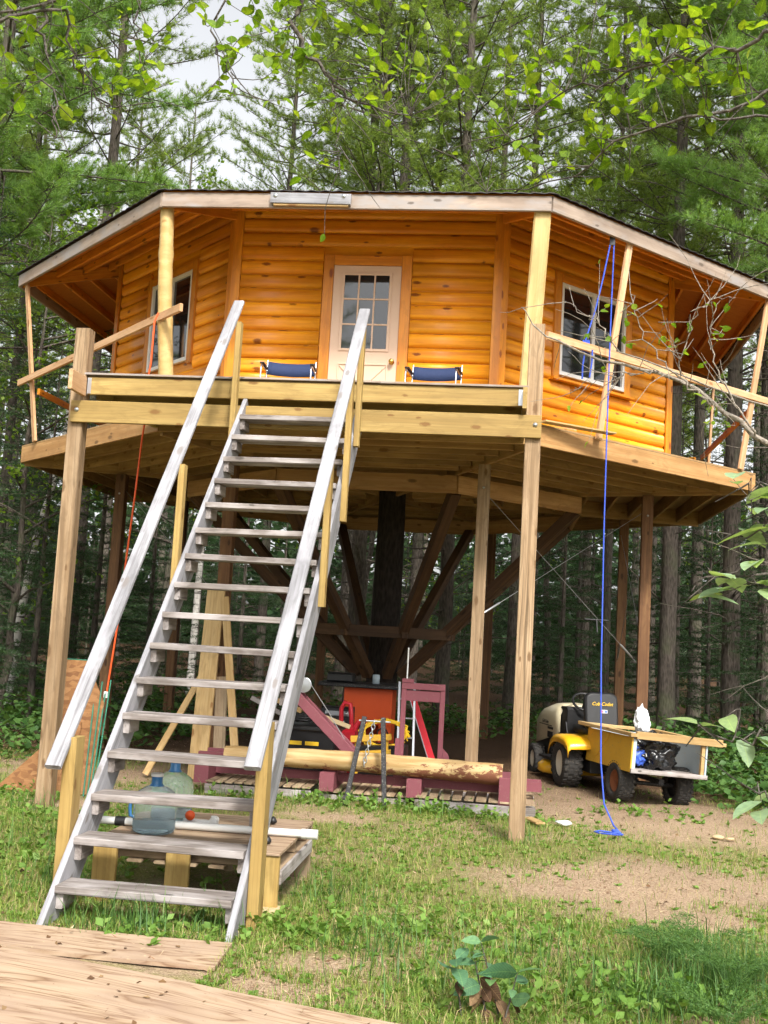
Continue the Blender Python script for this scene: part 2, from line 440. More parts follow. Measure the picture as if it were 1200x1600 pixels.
def build_ground():
    def axis(lo, a, b, hi, fine, coarse):
        return list(np.arange(lo, a, coarse)) + list(np.arange(a, b, fine)) + list(np.arange(b, hi + coarse, coarse))
    xs = axis(-120, -9, 8, 120, .16, 3.0); ys = axis(-60, 3, 20, 160, .16, 3.0)
    V = [(x, y, ground_h(x, y)) for y in ys for x in xs]
    nx = len(xs); T = []
    for j in range(len(ys) - 1):
        for i in range(nx - 1):
            a = j * nx + i
            T += [(a, a + 1, a + nx + 1), (a, a + nx + 1, a + nx)]
    me = np_mesh('ground', V, T, True)
    A = np.array(V); bare = sum(np.exp(-(((A[:, 0] - x) / sx) ** 2 + ((A[:, 1] - y) / sy) ** 2)) for x, y, sx, sy in BARE)
    me.attributes.new('bare', 'FLOAT', 'POINT').data.foreach_set('value', np.clip(bare * .85, 0, 1).astype(np.float32))
    t = NT('forest_floor')
    at_ = t.node('ShaderNodeAttribute'); at_.attribute_name = 'bare'
    p = t.coords(world=True)
    n1 = t.noise(p, .8, 4, .6); n2 = t.noise(p, 9, 6, .7); n3 = t.noise(p, 60, 4, .7)
    dirt = t.ramp(n3, [(.36, (.13, .08, .05)), (.5, (.31, .215, .145)), (.64, (.52, .40, .285))])
    dirt = t.mix(t.math('MULTIPLY', n2, .5), dirt, (.29, .175, .12))
    straw = t.noise(t.scaled(p, (1, 1, 1)), 140, 2, .6, 2.5)
    dirt = t.mix(t.ramp(straw, [(.52, (0, 0, 0)), (.6, (1, 1, 1))]), dirt, (.54, .43, .27))
    moss = t.ramp(t.math('ADD', t.math('MULTIPLY', n2, .5), t.math('MULTIPLY', n3, .5)), [(.36, (.06, .08, .015)), (.5, (.15, .18, .035)), (.64, (.28, .27, .08))])
    mfac = t.ramp(t.math('ADD', t.math('MULTIPLY', n1, .7), t.math('MULTIPLY', n2, .3)), [(.40, (0, 0, 0)), (.54, (1, 1, 1))])
    mfac = t.math('SUBTRACT', mfac, t.math('MULTIPLY', at_.outputs['Fac'], t.math('ADD', .7, n2)), True)
    col = t.mix(t.math('MULTIPLY', mfac, .85), dirt, moss)
    # beyond the clearing and under the house: needle litter, darkened to stand for shade
    sx = t.node('ShaderNodeSeparateXYZ'); t.l.new(p, sx.inputs[0])
    far = t.ramp(t.math('MULTIPLY', t.math('ADD', sx.outputs[1], t.math('MULTIPLY', n1, 4.0)), .05), [(.70, (0, 0, 0)), (.86, (1, 1, 1))])
    litter = t.ramp(n3, [(.38, (.035, .02, .012)), (.62, (.13, .075, .042))])
    col = t.mix(far, col, litter)
    t.bsdf(col, .95, t.bump(t.math('ADD', n2, n3), .7, .03), .1)
    o = put('ground', me, t.m)
    return tag(o, kind='structure')
build_ground()

# ------------------------------------------------------------------ treehouse
CX, CY = -1.884, 16.857
FZ = 4.11                       # deck floor
A_RIM, A_EAVE, A_WALL = 5.0, 5.23, 3.95
T8 = math.tan(math.pi / 8); C8 = math.cos(math.pi / 8)
house = thing('treehouse', 'octagonal treehouse with orange log siding on tall wooden posts around a tree trunk', 'treehouse', (CX, CY, 0))
def nt(th): return Vector((math.cos(R(th)), math.sin(R(th)), 0)), Vector((-math.sin(R(th)), math.cos(R(th)), 0))
def SP(th, a, s, z):
    n, t = nt(th)
    return Vector((CX, CY, z)) + n * a + t * s
def VP(a, ang, z):               # octagon corner
    r = a / C8
    return Vector((CX + r * math.cos(R(ang)), CY + r * math.sin(R(ang)), z))
def polar(r, ang, z): return Vector((CX + r * math.cos(R(ang)), CY + r * math.sin(R(ang)), z))
def SM(th, a, s, z):             # frame on a wall: x along it, y into the house, z up
    n, t = nt(th); p = SP(th, a, s, z)
    return Matrix(((t.x, -n.x, 0, p.x), (t.y, -n.y, 0, p.y), (0, 0, 1, p.z), (0, 0, 0, 1)))
SECT = [-90 + 45 * i for i in range(8)]      # sector normals; 0 is the door side

# deck
deck = part_empty('deck', house)
for i, th in enumerate(SECT):
    # plywood floor of the sector, seen from below between the joists
    q = [SP(th, .35, -.35 * T8, 0), SP(th, A_RIM - .002, -(A_RIM - .002) * T8, 0), SP(th, A_RIM - .002, (A_RIM - .002) * T8, 0), SP(th, .35, .35 * T8, 0)]
    M = SM(th, 0, 0, 4.088)
    mi = M.inverted()
    poly = [((mi @ p).x, (mi @ p).y) for p in q]
    put('floor_panel', MB().prism([(x, y) for x, y in reversed(poly)], .022).mesh('floor_panel'), M_subfloor, deck, M)
    hl = A_RIM * T8
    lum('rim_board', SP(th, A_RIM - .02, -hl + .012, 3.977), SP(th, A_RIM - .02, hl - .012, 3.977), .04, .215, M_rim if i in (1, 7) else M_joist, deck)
    a = A_RIM - .42; 
    while a > .9:
        hl = a * T8 - .035
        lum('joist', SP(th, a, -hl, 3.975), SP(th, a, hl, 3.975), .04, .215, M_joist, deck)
        a -= .41
for i in range(8):
    ang = -67.5 + 45 * i
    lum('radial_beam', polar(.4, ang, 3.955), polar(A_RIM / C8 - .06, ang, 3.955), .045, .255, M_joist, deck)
    a2 = ang + 45
    lum('ring_beam', polar(3.05, ang, 3.705), polar(3.05, a2, 3.705), .045, .23, M_rim, deck)
    # brace from the trunk collar to the ring beam
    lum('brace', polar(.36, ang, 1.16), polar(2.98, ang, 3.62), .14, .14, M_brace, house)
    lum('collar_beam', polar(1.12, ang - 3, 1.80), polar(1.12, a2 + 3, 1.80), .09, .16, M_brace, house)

# support posts under the deck
for i in range(8):
    ang = -67.5 + 45 * i
    p = polar(4.0, ang, 0)
    th = R(ang)
    u = Vector((0, -1, 0))
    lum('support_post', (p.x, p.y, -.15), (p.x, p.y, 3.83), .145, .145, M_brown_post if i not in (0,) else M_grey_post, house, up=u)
    if i in (0, 1, 7, 6):
        m = MB(); m.lathe([(.012, 0), (.016, .008), (.012, .016), (.004, .02)], 8, TR(p.x, p.y - .073, 3.55) @ RX(90)); put('bolt', m.mesh('bolt'), M_metal, house)
# crossed cables with turnbuckles between the posts
def cable(p0, p1):
    p0, p1 = Vector(p0), Vector(p1)
    put('cable', MB().tube([p0, p1], .004, 5).mesh('cable'), M_cable, house)
    d = p1 - p0
    put('turnbuckle', MB().tube([p0 + d * .04, p0 + d * .05, p0 + d * .12, p0 + d * .13], [.006, .014, .014, .006], 6).mesh('turnbuckle'), M_metal, house)
P = [polar(3.94, -67.5 + 45 * i, 0) for i in range(8)]
cable((P[0].x, P[0].y, 2.02), (P[1].x, P[1].y, 3.6)); cable((P[1].x, P[1].y, 1.55), (P[0].x, P[0].y, 3.55))
cable((P[7].x, P[7].y, 2.0), (P[6].x, P[6].y, 3.6)); cable((P[2].x, P[2].y, 1.5), (P[1].x, P[1].y, 3.5)); cable((P[1].x, P[1].y, 2.0), (P[2].x, P[2].y, 3.6))

# porch in front of the door
porch = part_empty('porch', house)
lum('porch_rim_board', (-4.165, 10.29, 4.012), (.045, 10.29, 4.028), .04, .172, M_treated, porch)
lum('porch_beam', (-4.29, 10.222, 3.745), (.228, 10.222, 3.745), .04, .212, M_treated, porch)
lum('side_joist', (-4.19, 9.9, 3.995), (-4.19, 10.245, 3.995), .04, .19, M_stud, porch)
lum('side_joist', (.066, 10.12, 3.995), (.066, 11.85, 3.995), .04, .20, M_treated, porch)
lum('side_joist', (-4.10, 10.40, 3.995), (-3.98, 11.85, 3.995), .04, .19, M_treated, porch)
for y in (10.72, 11.12, 11.5): lum('porch_joist', (-4.06, y, 3.985), (.04, y, 3.985), .04, .19, M_treated, porch)
for k, (xa, xb) in enumerate(((-4.2, -2.75), (-2.745, -1.3), (-1.295, .10))):
    blk('porch_floor_panel', (xa, 10.245, 4.118 + .004 * (k % 2)), (xb, 11.9, 4.138 + .004 * (k % 2)), M_fascia, porch, .002)
m = MB(); m.box((-4.168, 10.268, 3.935), (-4.13, 10.272 - .006, 4.09)).box((-4.168, 10.262, 3.925), (-4.163, 10.30, 4.09)); put('joist_hanger', m.mesh('joist_hanger'), M_metal, porch)
m = MB(); m.box((.008, 10.264, 3.95), (.046, 10.268, 4.10)); put('joist_hanger', m.mesh('joist_hanger'), M_metal, porch)
lum('porch_post', (-4.255, 10.318, -.2), (-4.255, 10.318, 4.58), .145, .145, M_grey_post, porch, up=(0, -1, 0), c=.006)
lum('porch_post', (.155, 10.318, -.2), (.155, 10.318, 4.73), .145, .145, M_grey_post, porch, up=(0, -1, 0), c=.006)
for x in (-4.23, .17):
    put('bolt', MB().lathe([(.022, 0), (.022, .004), (.015, .006), (.013, .012), (.004, .016)], 10, TR(x, 10.201, 3.76) @ RX(90)).mesh('bolt'), M_metal, porch)

# walls
def siding_mesh(L, h=.175, d=.024):
    key = ('sid', round(L, 2))
    if key in _cache: return _cache[key]
    prof = [(0, .004)] 
    for k in range(7):
        u = k / 6
        z = .004 + (h - .008) * u
        prof.append((-.006 - d * (1 - (2 * u - 1) ** 6) ** .5 * (.86 + .14 * math.cos((u - .42) * 3)), z))
    prof.append((0, h - .004))
    n = len(prof)
    v = [(0, y, z) for y, z in prof] + [(L, y, z) for y, z in prof]
    f = [(i, i + 1, n + i + 1, n + i) for i in range(n - 1)] + [tuple(range(n)), tuple(reversed(range(n, 2 * n)))]
    f = [tuple(reversed(q)) for q in f]
    me = MB().add(v, f).mesh('siding_board')
    for p in me.polygons: p.use_smooth = len(p.vertices) == 4
    me.materials.append(M_siding)
    _cache[key] = me
    return me
WTOP = 6.95
def board(th, s0, s1, z, wall):
    if s1 - s0 < .04: return
    put('siding_board', siding_mesh(s1 - s0), M_siding, wall, SM(th, A_WALL - .04, s0, z))
HL = A_WALL * T8 - .01
def wall_sector(i):
    th = SECT[i]
    M = SM(th, A_WALL - .04, 0, 0)
    wall = put('wall', MB().box((-HL + .02, .002, FZ + .005), (HL - .02, .10, WTOP + .1)).mesh('wall'), M_siding, house, M)
    if i not in (0, 1, 7, 2, 6): return wall
    hole = {0: (-.545 + .02, .545 + .02, 4.0, 6.295), 1: (-.72, .76, 5.02, 6.36), 7: (-.62, .74, 5.05, 6.43)}.get(i)
    z = FZ + .012
    while z < WTOP:
        if hole and z + .16 > hole[2] and z < hole[3]:
            board(th, -HL + .09, hole[0], z, wall); board(th, hole[1], HL - .09, z, wall)
        elif i == 0 or (int(z * 10) % 3):
            board(th, -HL + .09, HL - .09, z, wall)
        else:
            s = -.5 + .9 * random.random()
            board(th, -HL + .09, s, z, wall); board(th, s + .004, HL - .09, z, wall)
        z += .1755
    return wall
walls = {i: wall_sector(i) for i in range(8)}
for i in range(8):
    ang = -67.5 + 45 * i                       # two trim boards meet on every corner
    for th, sg in ((SECT[i], 1), (SECT[(i + 1) % 8], -1)):
        if th in (45, 90, 135): continue
        s = sg * (HL - .036)
        lum('corner_trim', SP(th, A_WALL + .006, s, FZ + .004), SP(th, A_WALL + .006, s, WTOP - .02), .105, .03, M_trim, house, up=nt(th)[0])

def on_wall(th, a):                           # local x along the wall, y outwards = -y, z up
    return SM(th, a, 0, 0)
def wbox(name, th, a, s0, s1, z0, z1, depth, mat, parent, c=.003):
    M = SM(th, a, s0, z0)
    L = s1 - s0; Hh = z1 - z0
    if Hh > L:                                # grain runs along the longer side
        P0 = SP(th, a - depth / 2 + depth, (s0 + s1) / 2, z0); P1 = SP(th, a - depth / 2 + depth, (s0 + s1) / 2, z1)
        return lum(name, P0, P1, L, depth, mat, parent, up=nt(th)[0], c=c)
    P0 = SP(th, a + depth / 2, s0, (z0 + z1) / 2); P1 = SP(th, a + depth / 2, s1, (z0 + z1) / 2)
    return lum(name, P0, P1, depth, Hh, mat, parent, c=c)

# door
th = -90
dx0, dx1, dz0, dz1 = -.385, .435, FZ + .03, 6.165
door = put('door', MB().box((dx0, -.03, dz0), (dx1, .01, dz1), None, .002).mesh('door'), M_door, house, SM(th, A_WALL - .03, 0, 0))
AW = A_WALL + .001
wbox('door_casing', th, AW - .035, dx0 - .125, dx0 - .003, FZ + .004, 6.290, .05, M_trim, door)
wbox('door_casing', th, AW - .035, dx1 + .003, dx1 + .125, FZ + .004, 6.290, .05, M_trim, door)
wbox('door_casing', th, AW - .036, dx0 - .001, dx1 + .001, 6.170, 6.288, .05, M_trim, door)
lx0, lx1, lz0, lz1 = -.262, .312, dz1 - 1.04, dz1 - .105
cw, ch = (lx1 - lx0) / 3, (lz1 - lz0) / 3
for c in range(3):
    for r in range(3):
        put('pane', MB().box((lx0 + c * cw + .008, -.004, lz0 + r * ch + .008), (lx0 + (c + 1) * cw - .008, 0, lz0 + (r + 1) * ch - .008)).mesh('pane'), M_glass, door, SM(th, A_WALL - .0005, 0, 0))
for c in range(4):
    e = .016 if c in (0, 3) else .010
    wbox('muntin', th, A_WALL + .0008, lx0 + c * cw - e, lx0 + c * cw + e, lz0 - .016, lz1 + .016, .014, M_door, door)
for r in range(4):
    e = .016 if r in (0, 3) else .010
    wbox('muntin', th, A_WALL + .0003, lx0 + .012, lx1 - .012, lz0 + r * ch - e, lz0 + r * ch + e, .0125, M_door, door)
for (a, b) in (((-.27, 4.95), (.32, 4.95)), ((-.27, 4.35), (.32, 4.35)), ((-.27, 4.95), (-.27, 4.35)), ((.32, 4.95), (.32, 4.35)), ((-.25, 4.37), (.30, 4.93)), ((-.25, 4.93), (.30, 4.37))):
    lum('door_moulding', SP(th, A_WALL + .004, a[0], a[1]), SP(th, A_WALL + .004, b[0], b[1]), .02, .016, M_door, door, up=nt(th)[0])
put('door_knob', MB().lathe([(.012, 0), (.032, .002), (.032, .008), (.012, .012), (.012, .035), (.026, .045), (.032, .060), (.026, .074), (.008, .08)], 14, SM(th, A_WALL, .375, 4.985) @ RX(90)).mesh('door_knob'), M_brass, door)

# windows
def window(th, s0, s1, z0, z1, sill):
    cen = SM(th, A_WALL - .03, 0, 0)
    w = put('window', MB().box((s0 + .03, .0, z0 + .03), (s1 - .03, .012, z1 - .03)).mesh('window'), M_black, house, cen)
    A = A_WALL - .034
    for (a, b, c, d) in ((s0, s0 + .042, z0, z1), (s1 - .042, s1, z0, z1)): wbox('frame', th, A, a, b, c, d, .05, M_white, w)
    for (c, d) in ((z0, z0 + .05), (z1 - .05, z1)): wbox('frame', th, A - .001, s0 + .042, s1 - .042, c, d, .049, M_white, w)
    mid = (s0 + s1) / 2
    wbox('sash_rail', th, A, mid - .028, mid + .028, z0 + .05, z1 - .05, .044, M_white, w)
    for a, b in ((s0 + .042, mid - .028), (mid + .028, s1 - .042)):
        put('pane', MB().box((a, -.012, z0 + .05), (b, -.006, z1 - .05)).mesh('pane'), M_glass, w, SM(th, A_WALL - .032, 0, 0))
    A = A_WALL - .032
    wbox('window_casing', th, A, s0 - .118, s0 - .002, z0 - .05, z1 + .11, .052, M_trim, w)
    wbox('window_casing', th, A, s1 + .002, s1 + .118, z0 - .05, z1 + .11, .052, M_trim, w)
    wbox('window_casing', th, A - .001, s0 - .001, s1 + .001, z1 + .002, z1 + .108, .052, M_trim, w)
    if sill: wbox('window_sill', th, A, s0 - .15, s1 + .15, z0 - .085, z0 - .052, .10, M_siding, w)
window(-45, -.60, .64, 5.075, 6.245, True)
window(-135, -.50, .625, 5.12, 6.32, False)

# roof
roof = part_empty('roof', house)
SL = .305
def zr(a): return 6.545 + (A_EAVE - a) * SL           # underside of the sheets
for i, th in enumerate(SECT):
    hl = A_EAVE * T8
    visible = i in (0, 1, 7, 2, 6)
    lum('fascia_board', SP(th, A_EAVE - .02, -hl + .012, 6.455), SP(th, A_EAVE - .02, hl - .012, 6.455), .04, .165, M_fascia, roof)
    # soffit sheet
    n_, t_ = nt(th)
    V = []; F = []
    for a in (.3, A_EAVE - .045):
        for s in (-a * T8, a * T8): V += [SP(th, a, s, zr(a)), SP(th, a, s, zr(a) + .015)]
    v = V; MBs = MB().add(v, [(0, 2, 6, 4), (1, 5, 7, 3), (0, 4, 5, 1), (2, 3, 7, 6), (4, 6, 7, 5), (0, 1, 3, 2)])
    me = MBs.mesh('roof_deck'); put('roof_deck', me, M_osb_soffit, roof)
    # corrugated sheet
    nseg = 84; V = []; F = []
    for j, a in enumerate((.02, A_EAVE + .035)):
        for k in range(nseg + 1):
            s = (k / nseg * 2 - 1) * (a * T8 + .0)
            ph = (k / nseg * 2 - 1) * (A_EAVE * T8) / .076 * 2 * math.pi * .5
            V.append(SP(th, a, s, zr(a) + .027 + .007 * math.cos(ph)))
    F = [(k, k + 1, nseg + 2 + k, nseg + 1 + k) for k in range(nseg)]
    n = len(V); V2 = V + [p + Vector((0, 0, -.008)) for p in V]
    F2 = F + [tuple(n + q for q in reversed(f)) for f in F] + [(nseg + 1 + k, nseg + 2 + k, n + nseg + 2 + k, n + nseg + 1 + k) for k in range(nseg)]
    put('roof_sheet', MB().add(V2, F2).mesh('roof_sheet'), M_roof, roof)
    # framing parallel to the eave
    if visible:
        for a in (5.10, 4.76, 4.42, 4.10):
            hl = a * T8 - .03
            p0 = SP(th, a, -hl, zr(a) - .058); p1 = SP(th, a, hl, zr(a) - .058)
            lum('rafter', p0, p1, .04, .105, M_soffit, roof)
for i in range(8):
    ang = -67.5 + 45 * i
    r0, r1 = A_EAVE / C8 - .05, A_WALL / C8 - .05
    if ang in (22.5 + 45, 22.5 + 90): continue
    lum('hip_rafter', polar(r0, ang, zr(A_EAVE) - .09), polar(r1, ang, zr(A_WALL) - .12), .045, .17, M_soffit, roof)
ridge = put('roof_cap', MB().lathe([(.6, 0), (.45, .12), (.3, .16)], 16, TR(CX, CY, 8.02)).mesh('roof_cap'), M_roof, roof)
lum('mounting_board', (-2.795, 11.59, 6.468), (-1.90, 11.59, 6.457), .04, .12, M_silver, roof)
lum('mounting_board', (-2.76, 11.60, 6.398), (-1.93, 11.60, 6.393), .035, .03, M_fresh, roof)
for x in (-2.74, -1.98): put('bolt', MB().lathe([(.025, 0), (.025, .004), (.014, .005), (.010, .014)], 8, TR(x, 11.57, 6.49) @ RX(90)).mesh('bolt'), M_metal, roof)

# roof posts
def knotty(p0, p1, r, seed):
    rnd = random.Random(seed); pts = []; rad = []
    p0, p1 = Vector(p0), Vector(p1)
    for k in range(22):
        u = k / 21
        pts.append(p0.lerp(p1, u) + Vector((.008 * math.sin(u * 7 + seed), .006 * math.cos(u * 5), 0)))
        rad.append(r * (1.08 - .12 * u) + (.010 if k in (3, 9, 16) else .003 * rnd.random()))
    return MB().tube(pts, rad, 14)
put('roof_post', knotty((-3.885, 11.82, FZ), (-4.035, 11.78, 6.43), .078, 1).mesh('roof_post'), M_log, house)
lum('roof_post', (.085, 11.80, FZ), (.185, 11.74, 6.44), .185, .12, M_log, house, up=(0, -1, 0), c=.02)
def stud(p0, p1, up): return lum('roof_post', p0, p1, .088, .038, M_stud, house, up=up)
stud(SP(-135, 5.02, -1.545, FZ + .004), SP(-135, 5.16, -2.0, 6.40), nt(-135)[0])
stud(SP(-45, 5.02, 1.70, FZ + .004), SP(-45, 5.16, 2.04, 6.40), nt(-45)[0])
stud(SP(-45, 5.06, -1.10, FZ - .05), SP(-45, 5.16, -.79, 6.40), nt(-45)[0])
stud(SP(0, 5.02, 1.75, FZ + .004), SP(0, 5.14, 1.95, 6.40), nt(0)[0])
stud(SP(180, 5.02, -1.75, FZ + .004), SP(180, 5.14, -1.95, 6.40), nt(180)[0])
# hand rails round the deck
def hrail(p0, p1, mat=M_stud): return lum('deck_rail', p0, p1, .038, .088, mat, house)
hrail(SP(-135, 5.115, -2.10, 4.99), SP(-135, 5.115, 2.62, 5.15))
hrail(SP(-45, 5.115, -2.05, 5.05), SP(-45, 5.115, 2.45, 5.06))
hrail(SP(0, 4.97, -1.75, 5.0), SP(0, 4.97, 1.95, 4.98), M_soffit)
hrail(SP(180, 4.97, 1.75, 4.96), SP(180, 4.97, -1.95, 4.98), M_soffit)
hrail(SP(45, 4.97, -1.95, 4.97), SP(45, 4.97, 1.9, 4.98), M_soffit)

# ------------------------------------------------------------------ staircase
stairs = thing('staircase', 'steep open staircase of weathered grey treads climbing to the treehouse porch', 'stairs', (-2.03, 6.3, 0))
XL, XR = -2.56, -1.50
def sline(z, y0=6.33): return y0 + z * 1.0
slope = Vector((0, 1, 1)).normalized(); nrm = Vector((0, -1, 1)).normalized()
for x in (XL - .021, XR + .021):
    a = Vector((x, 6.28, -.03)) - nrm * .135; b = Vector((x, 10.235, 3.925)) - nrm * .135
    lum('stringer', a + slope * -.02, b, .04, .27, M_silver, stairs, up=nrm)
for k in range(16):
    z = .203 + .2347 * k; y = 6.465 + .2345 * k
    jig = .004 * math.sin(k * 2.3)
    lum('tread', (XL + .001, y + .12, z - .022 + jig), (XR - .001, y + .105, z - .022 - jig), .24, .045, M_tread, stairs)
    for x in (XL + .022, XR - .022):
        lum('cleat', (x, y + .03, z - .092), (x, y + .235, z - .092), .042, .088, M_tread, stairs)
lum('stair_rail', (-2.69, 6.60, .86), (-2.69, 10.17, 4.85), .10, .04, M_silver, stairs, up=(0, -1, 1), c=.008)
lum('stair_rail', (-1.43, 6.44, .955), (-1.43, 9.88, 4.71), .10, .04, M_silver, stairs, up=(0, -1, 1), c=.008)
def spost(x, y, z0, z1, w=.05, d=.088): lum('rail_post', (x, y, z0), (x, y, z1), w, d, M_treated, stairs, up=(0, -1, 0))
spost(-2.645, 6.80, -.1, 1.03, .08, .14); spost(-2.625, 8.56, 1.75, 3.02); spost(-2.625, 10.0, 3.45, 4.60)
spost(-1.42, 6.72, -.1, 1.20, .07, .14); spost(-1.435, 8.53, 1.95, 3.17); spost(-1.435, 9.36, 2.70, 4.08); spost(-1.435, 9.88, 3.44, 4.62)

# ------------------------------------------------------------------ trees
def at(u, v, d):
    """a place d metres out along the line of sight through (u, v) of the 1200 x 1600 frame, set on the ground"""
    q = FW + RT * ((u - 600) / FPX) - UP * ((v - 800) / FPX)
    s = d / math.hypot(q.x, q.y)
    x, y = CAM.x + q.x * s, CAM.y + q.y * s
    return Vector((x, y, ground_h(x, y) - .08))
M_bark = barkmat('pine_bark', (.04, .033, .028), (.165, .138, .115), moss=.35)
M_birch = barkmat('birch_bark', (.38, .36, .33), (.62, .59, .55), (3, 3, 1.5), bands=(.05, .045, .04))
M_shadebark = barkmat('shade_dark_bark', (.010, .008, .007), (.045, .036, .03))  # deep shade on the house trunk painted into the bark colour
M_twig = barkmat('dead_twig', (.06, .05, .042), (.17, .15, .13), (8, 8, 8))
M_needle = leafmat('white_pine_needles', (.13, .21, .05), (.22, .32, .075), (.33, .42, .11), .58, world_noise=.1)
M_needle_near = leafmat('bright_pine_needles', (.12, .23, .06), (.20, .35, .09), (.29, .43, .12), .55)
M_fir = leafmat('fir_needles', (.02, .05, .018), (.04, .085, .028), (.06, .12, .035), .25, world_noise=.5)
M_leaf_mid = leafmat('maple_leaves', (.10, .20, .025), (.18, .31, .04), (.27, .40, .06), .55)
M_leaf = leafmat('alder_leaves', (.11, .22, .015), (.18, .31, .022), (.30, .40, .032), .55, veins=True)
M_leaf_pale = leafmat('pale_leaves', (.22, .34, .20), (.30, .42, .26), (.26, .36, .10), .35, veins=True)

def unit(a):
    return a / np.maximum(np.linalg.norm(a, axis=-1, keepdims=True), 1e-9)
def needles(C, D, K, ln, w, spread, g):
    """C centres, D directions (N,3): K thin needles per tuft"""
    N = len(C)
    C = np.repeat(C, K, 0); D = np.repeat(D, K, 0)
    d = unit(D + spread * g.normal(size=(N * K, 3)))
    L = ln * (.65 + .6 * g.random((N * K, 1)))
    side = unit(np.cross(d, g.normal(size=(N * K, 3)))) * w
    base = C + d * .01
    V = np.stack([base - side, base + side, base + d * L], 1).reshape(-1, 3)
    T = np.arange(N * K * 3).reshape(-1, 3)
    return V, T
class Tubes:
    """many thin tapered tubes in one numpy mesh"""
    def __init__(s): s.V = []; s.T = []; s.n = 0
    def add(s, pts, r0, r1, seg=4):
        pts = np.asarray(pts, float); m = len(pts)
        t = unit(np.gradient(pts, axis=0))
        a = np.array([0., 0, 1]) if abs(t[0, 2]) < .9 else np.array([1., 0, 0])
        n = unit(np.cross(t, a)); b = np.cross(t, n)
        rad = np.linspace(r0, r1, m) if not hasattr(r0, '__len__') else np.asarray(r0)
        an = np.arange(seg) * 2 * np.pi / seg
        V = (pts[:, None] + rad[:, None, None] * (n[:, None] * np.cos(an)[None, :, None] + b[:, None] * np.sin(an)[None, :, None])).reshape(-1, 3)
        i = np.arange(m - 1)[:, None] * seg; k = np.arange(seg)[None]; k2 = (k + 1) % seg
        a0 = (i + k).ravel(); a1 = (i + k2).ravel(); b0 = a0 + seg; b1 = a1 + seg
        T = np.concatenate([np.stack([a0, a1, b1], 1), np.stack([a0, b1, b0], 1)])
        s.V.append(V); s.T.append(T + s.n); s.n += len(V)
    def mesh(s, name): return np_mesh(name, np.concatenate(s.V), np.concatenate(s.T), True)
def curve(p, d, L, n, g, droop=0.0, wob=.1):
    pts = [np.array(p, float)]; d = np.array(d, float)
    for k in range(n):
        d = d + wob * g.normal(size=3) * (L / n); d[2] += droop / n
        d = d / np.linalg.norm(d); pts.append(pts[-1] + d * L / n)
    return np.array(pts)
def pine_meshes(name, H, r0, dead_from, crown_from, seed, reach=2.6, tufts=26, K=13, ln=.14, w=.0052, nb=3.2, trunk_w=.12):
    g = np.random.default_rng(seed)
    tr = Tubes(); C = []; D = []
    z = np.linspace(-.2, H, 26)
    off = np.cumsum(g.normal(size=(26, 2)), 0) * .012 * trunk_w / .12
    pts = np.column_stack([off, z])
    tr.add(pts, r0 * (1 - np.clip(z, 0, None) / H) ** .75 * .97 + .012 + .35 * r0 * np.exp(-np.clip(z, 0, None) * 2.5), 0, 12)
    def at_z(zz): return np.array([np.interp(zz, z, pts[:, 0]), np.interp(zz, z, pts[:, 1]), zz])
    zz = dead_from                       # dead side branches
    while zz < crown_from + 1.5:
        for _ in range(int(g.integers(2, 6))):
            a = g.random() * 2 * np.pi; L = (.5 + 1.9 * g.random()) * min(1, reach / 2.4)
            d = np.array([np.cos(a), np.sin(a), .25 * g.normal() + .1])
            c = curve(at_z(zz + .2 * g.normal()), d, L, 5, g, -.15, .35)
            tr.add(c, .011 + .012 * g.random(), .003, 4)
            for _ in range(int(g.integers(1, 5))):
                k = g.integers(1, 5); dd = c[k] - c[k - 1]; dd = dd / np.linalg.norm(dd) + .8 * g.normal(size=3)
                tr.add(curve(c[k], dd, .25 + .5 * g.random(), 3, g, 0, .5), .006, .002, 3)
        zz += .45 + .5 * g.random()
    zz = crown_from                      # live whorls
    while zz < H - .3:
        u = (zz - crown_from) / (H - crown_from)
        Lw = reach * (1 - .82 * u ** 1.3) * (.75 if u < .08 else 1)
        a0 = g.random() * 6.28
        nn = int(nb + 2 * g.random())
        for q in range(nn):
            a = a0 + q * 2 * np.pi / nn + .3 * g.normal()
            L = Lw * (.7 + .5 * g.random())
            up = .12 + .35 * u + .12 * g.normal()
            c = curve(at_z(zz + .12 * g.normal()), (np.cos(a), np.sin(a), up), L, 7, g, .12, .16)
            tr.add(c, .010 + .014 * L / 2.6, .004, 4)
            ns = max(3, int(tufts * L / 2.6))
            for j in range(ns):
                f = .28 + .72 * (j + g.random()) / ns
                x = f * 7; k = min(int(x), 6); p = c[k] + (c[k + 1] - c[k]) * (x - k)
                t = c[min(k + 1, 7)] - c[k]; t = t / np.linalg.norm(t)
                sd = np.cross(t, (0, 0, 1)) * (1 if g.random() < .5 else -1)
                d = t * .55 + sd * (.5 + .5 * g.random()) + np.array([0, 0, .22 + .2 * g.normal()])
                tl = (.18 + .42 * g.random()) * (1.15 - .5 * f) * min(1, L)
                tw = curve(p, d, tl, 3, g, .1, .3)
                tr.add(tw, .0045, .002, 3)
                for e in tw[1:]:
                    C.append(e); D.append(d + .25 * g.normal(size=3) + np.array([0, 0, .15]))
                m_ = (tw[1] + tw[2]) / 2; C.append(m_); D.append(d + .6 * g.normal(size=3))
            C.append(c[-1]); D.append(t)
        zz += .34 + .25 * g.random()
    V, T = needles(np.array(C), unit(np.array(D)), K, ln, w, .55, g)
    return tr.mesh(name + '_trunk'), np_mesh(name + '_crown', V, T)
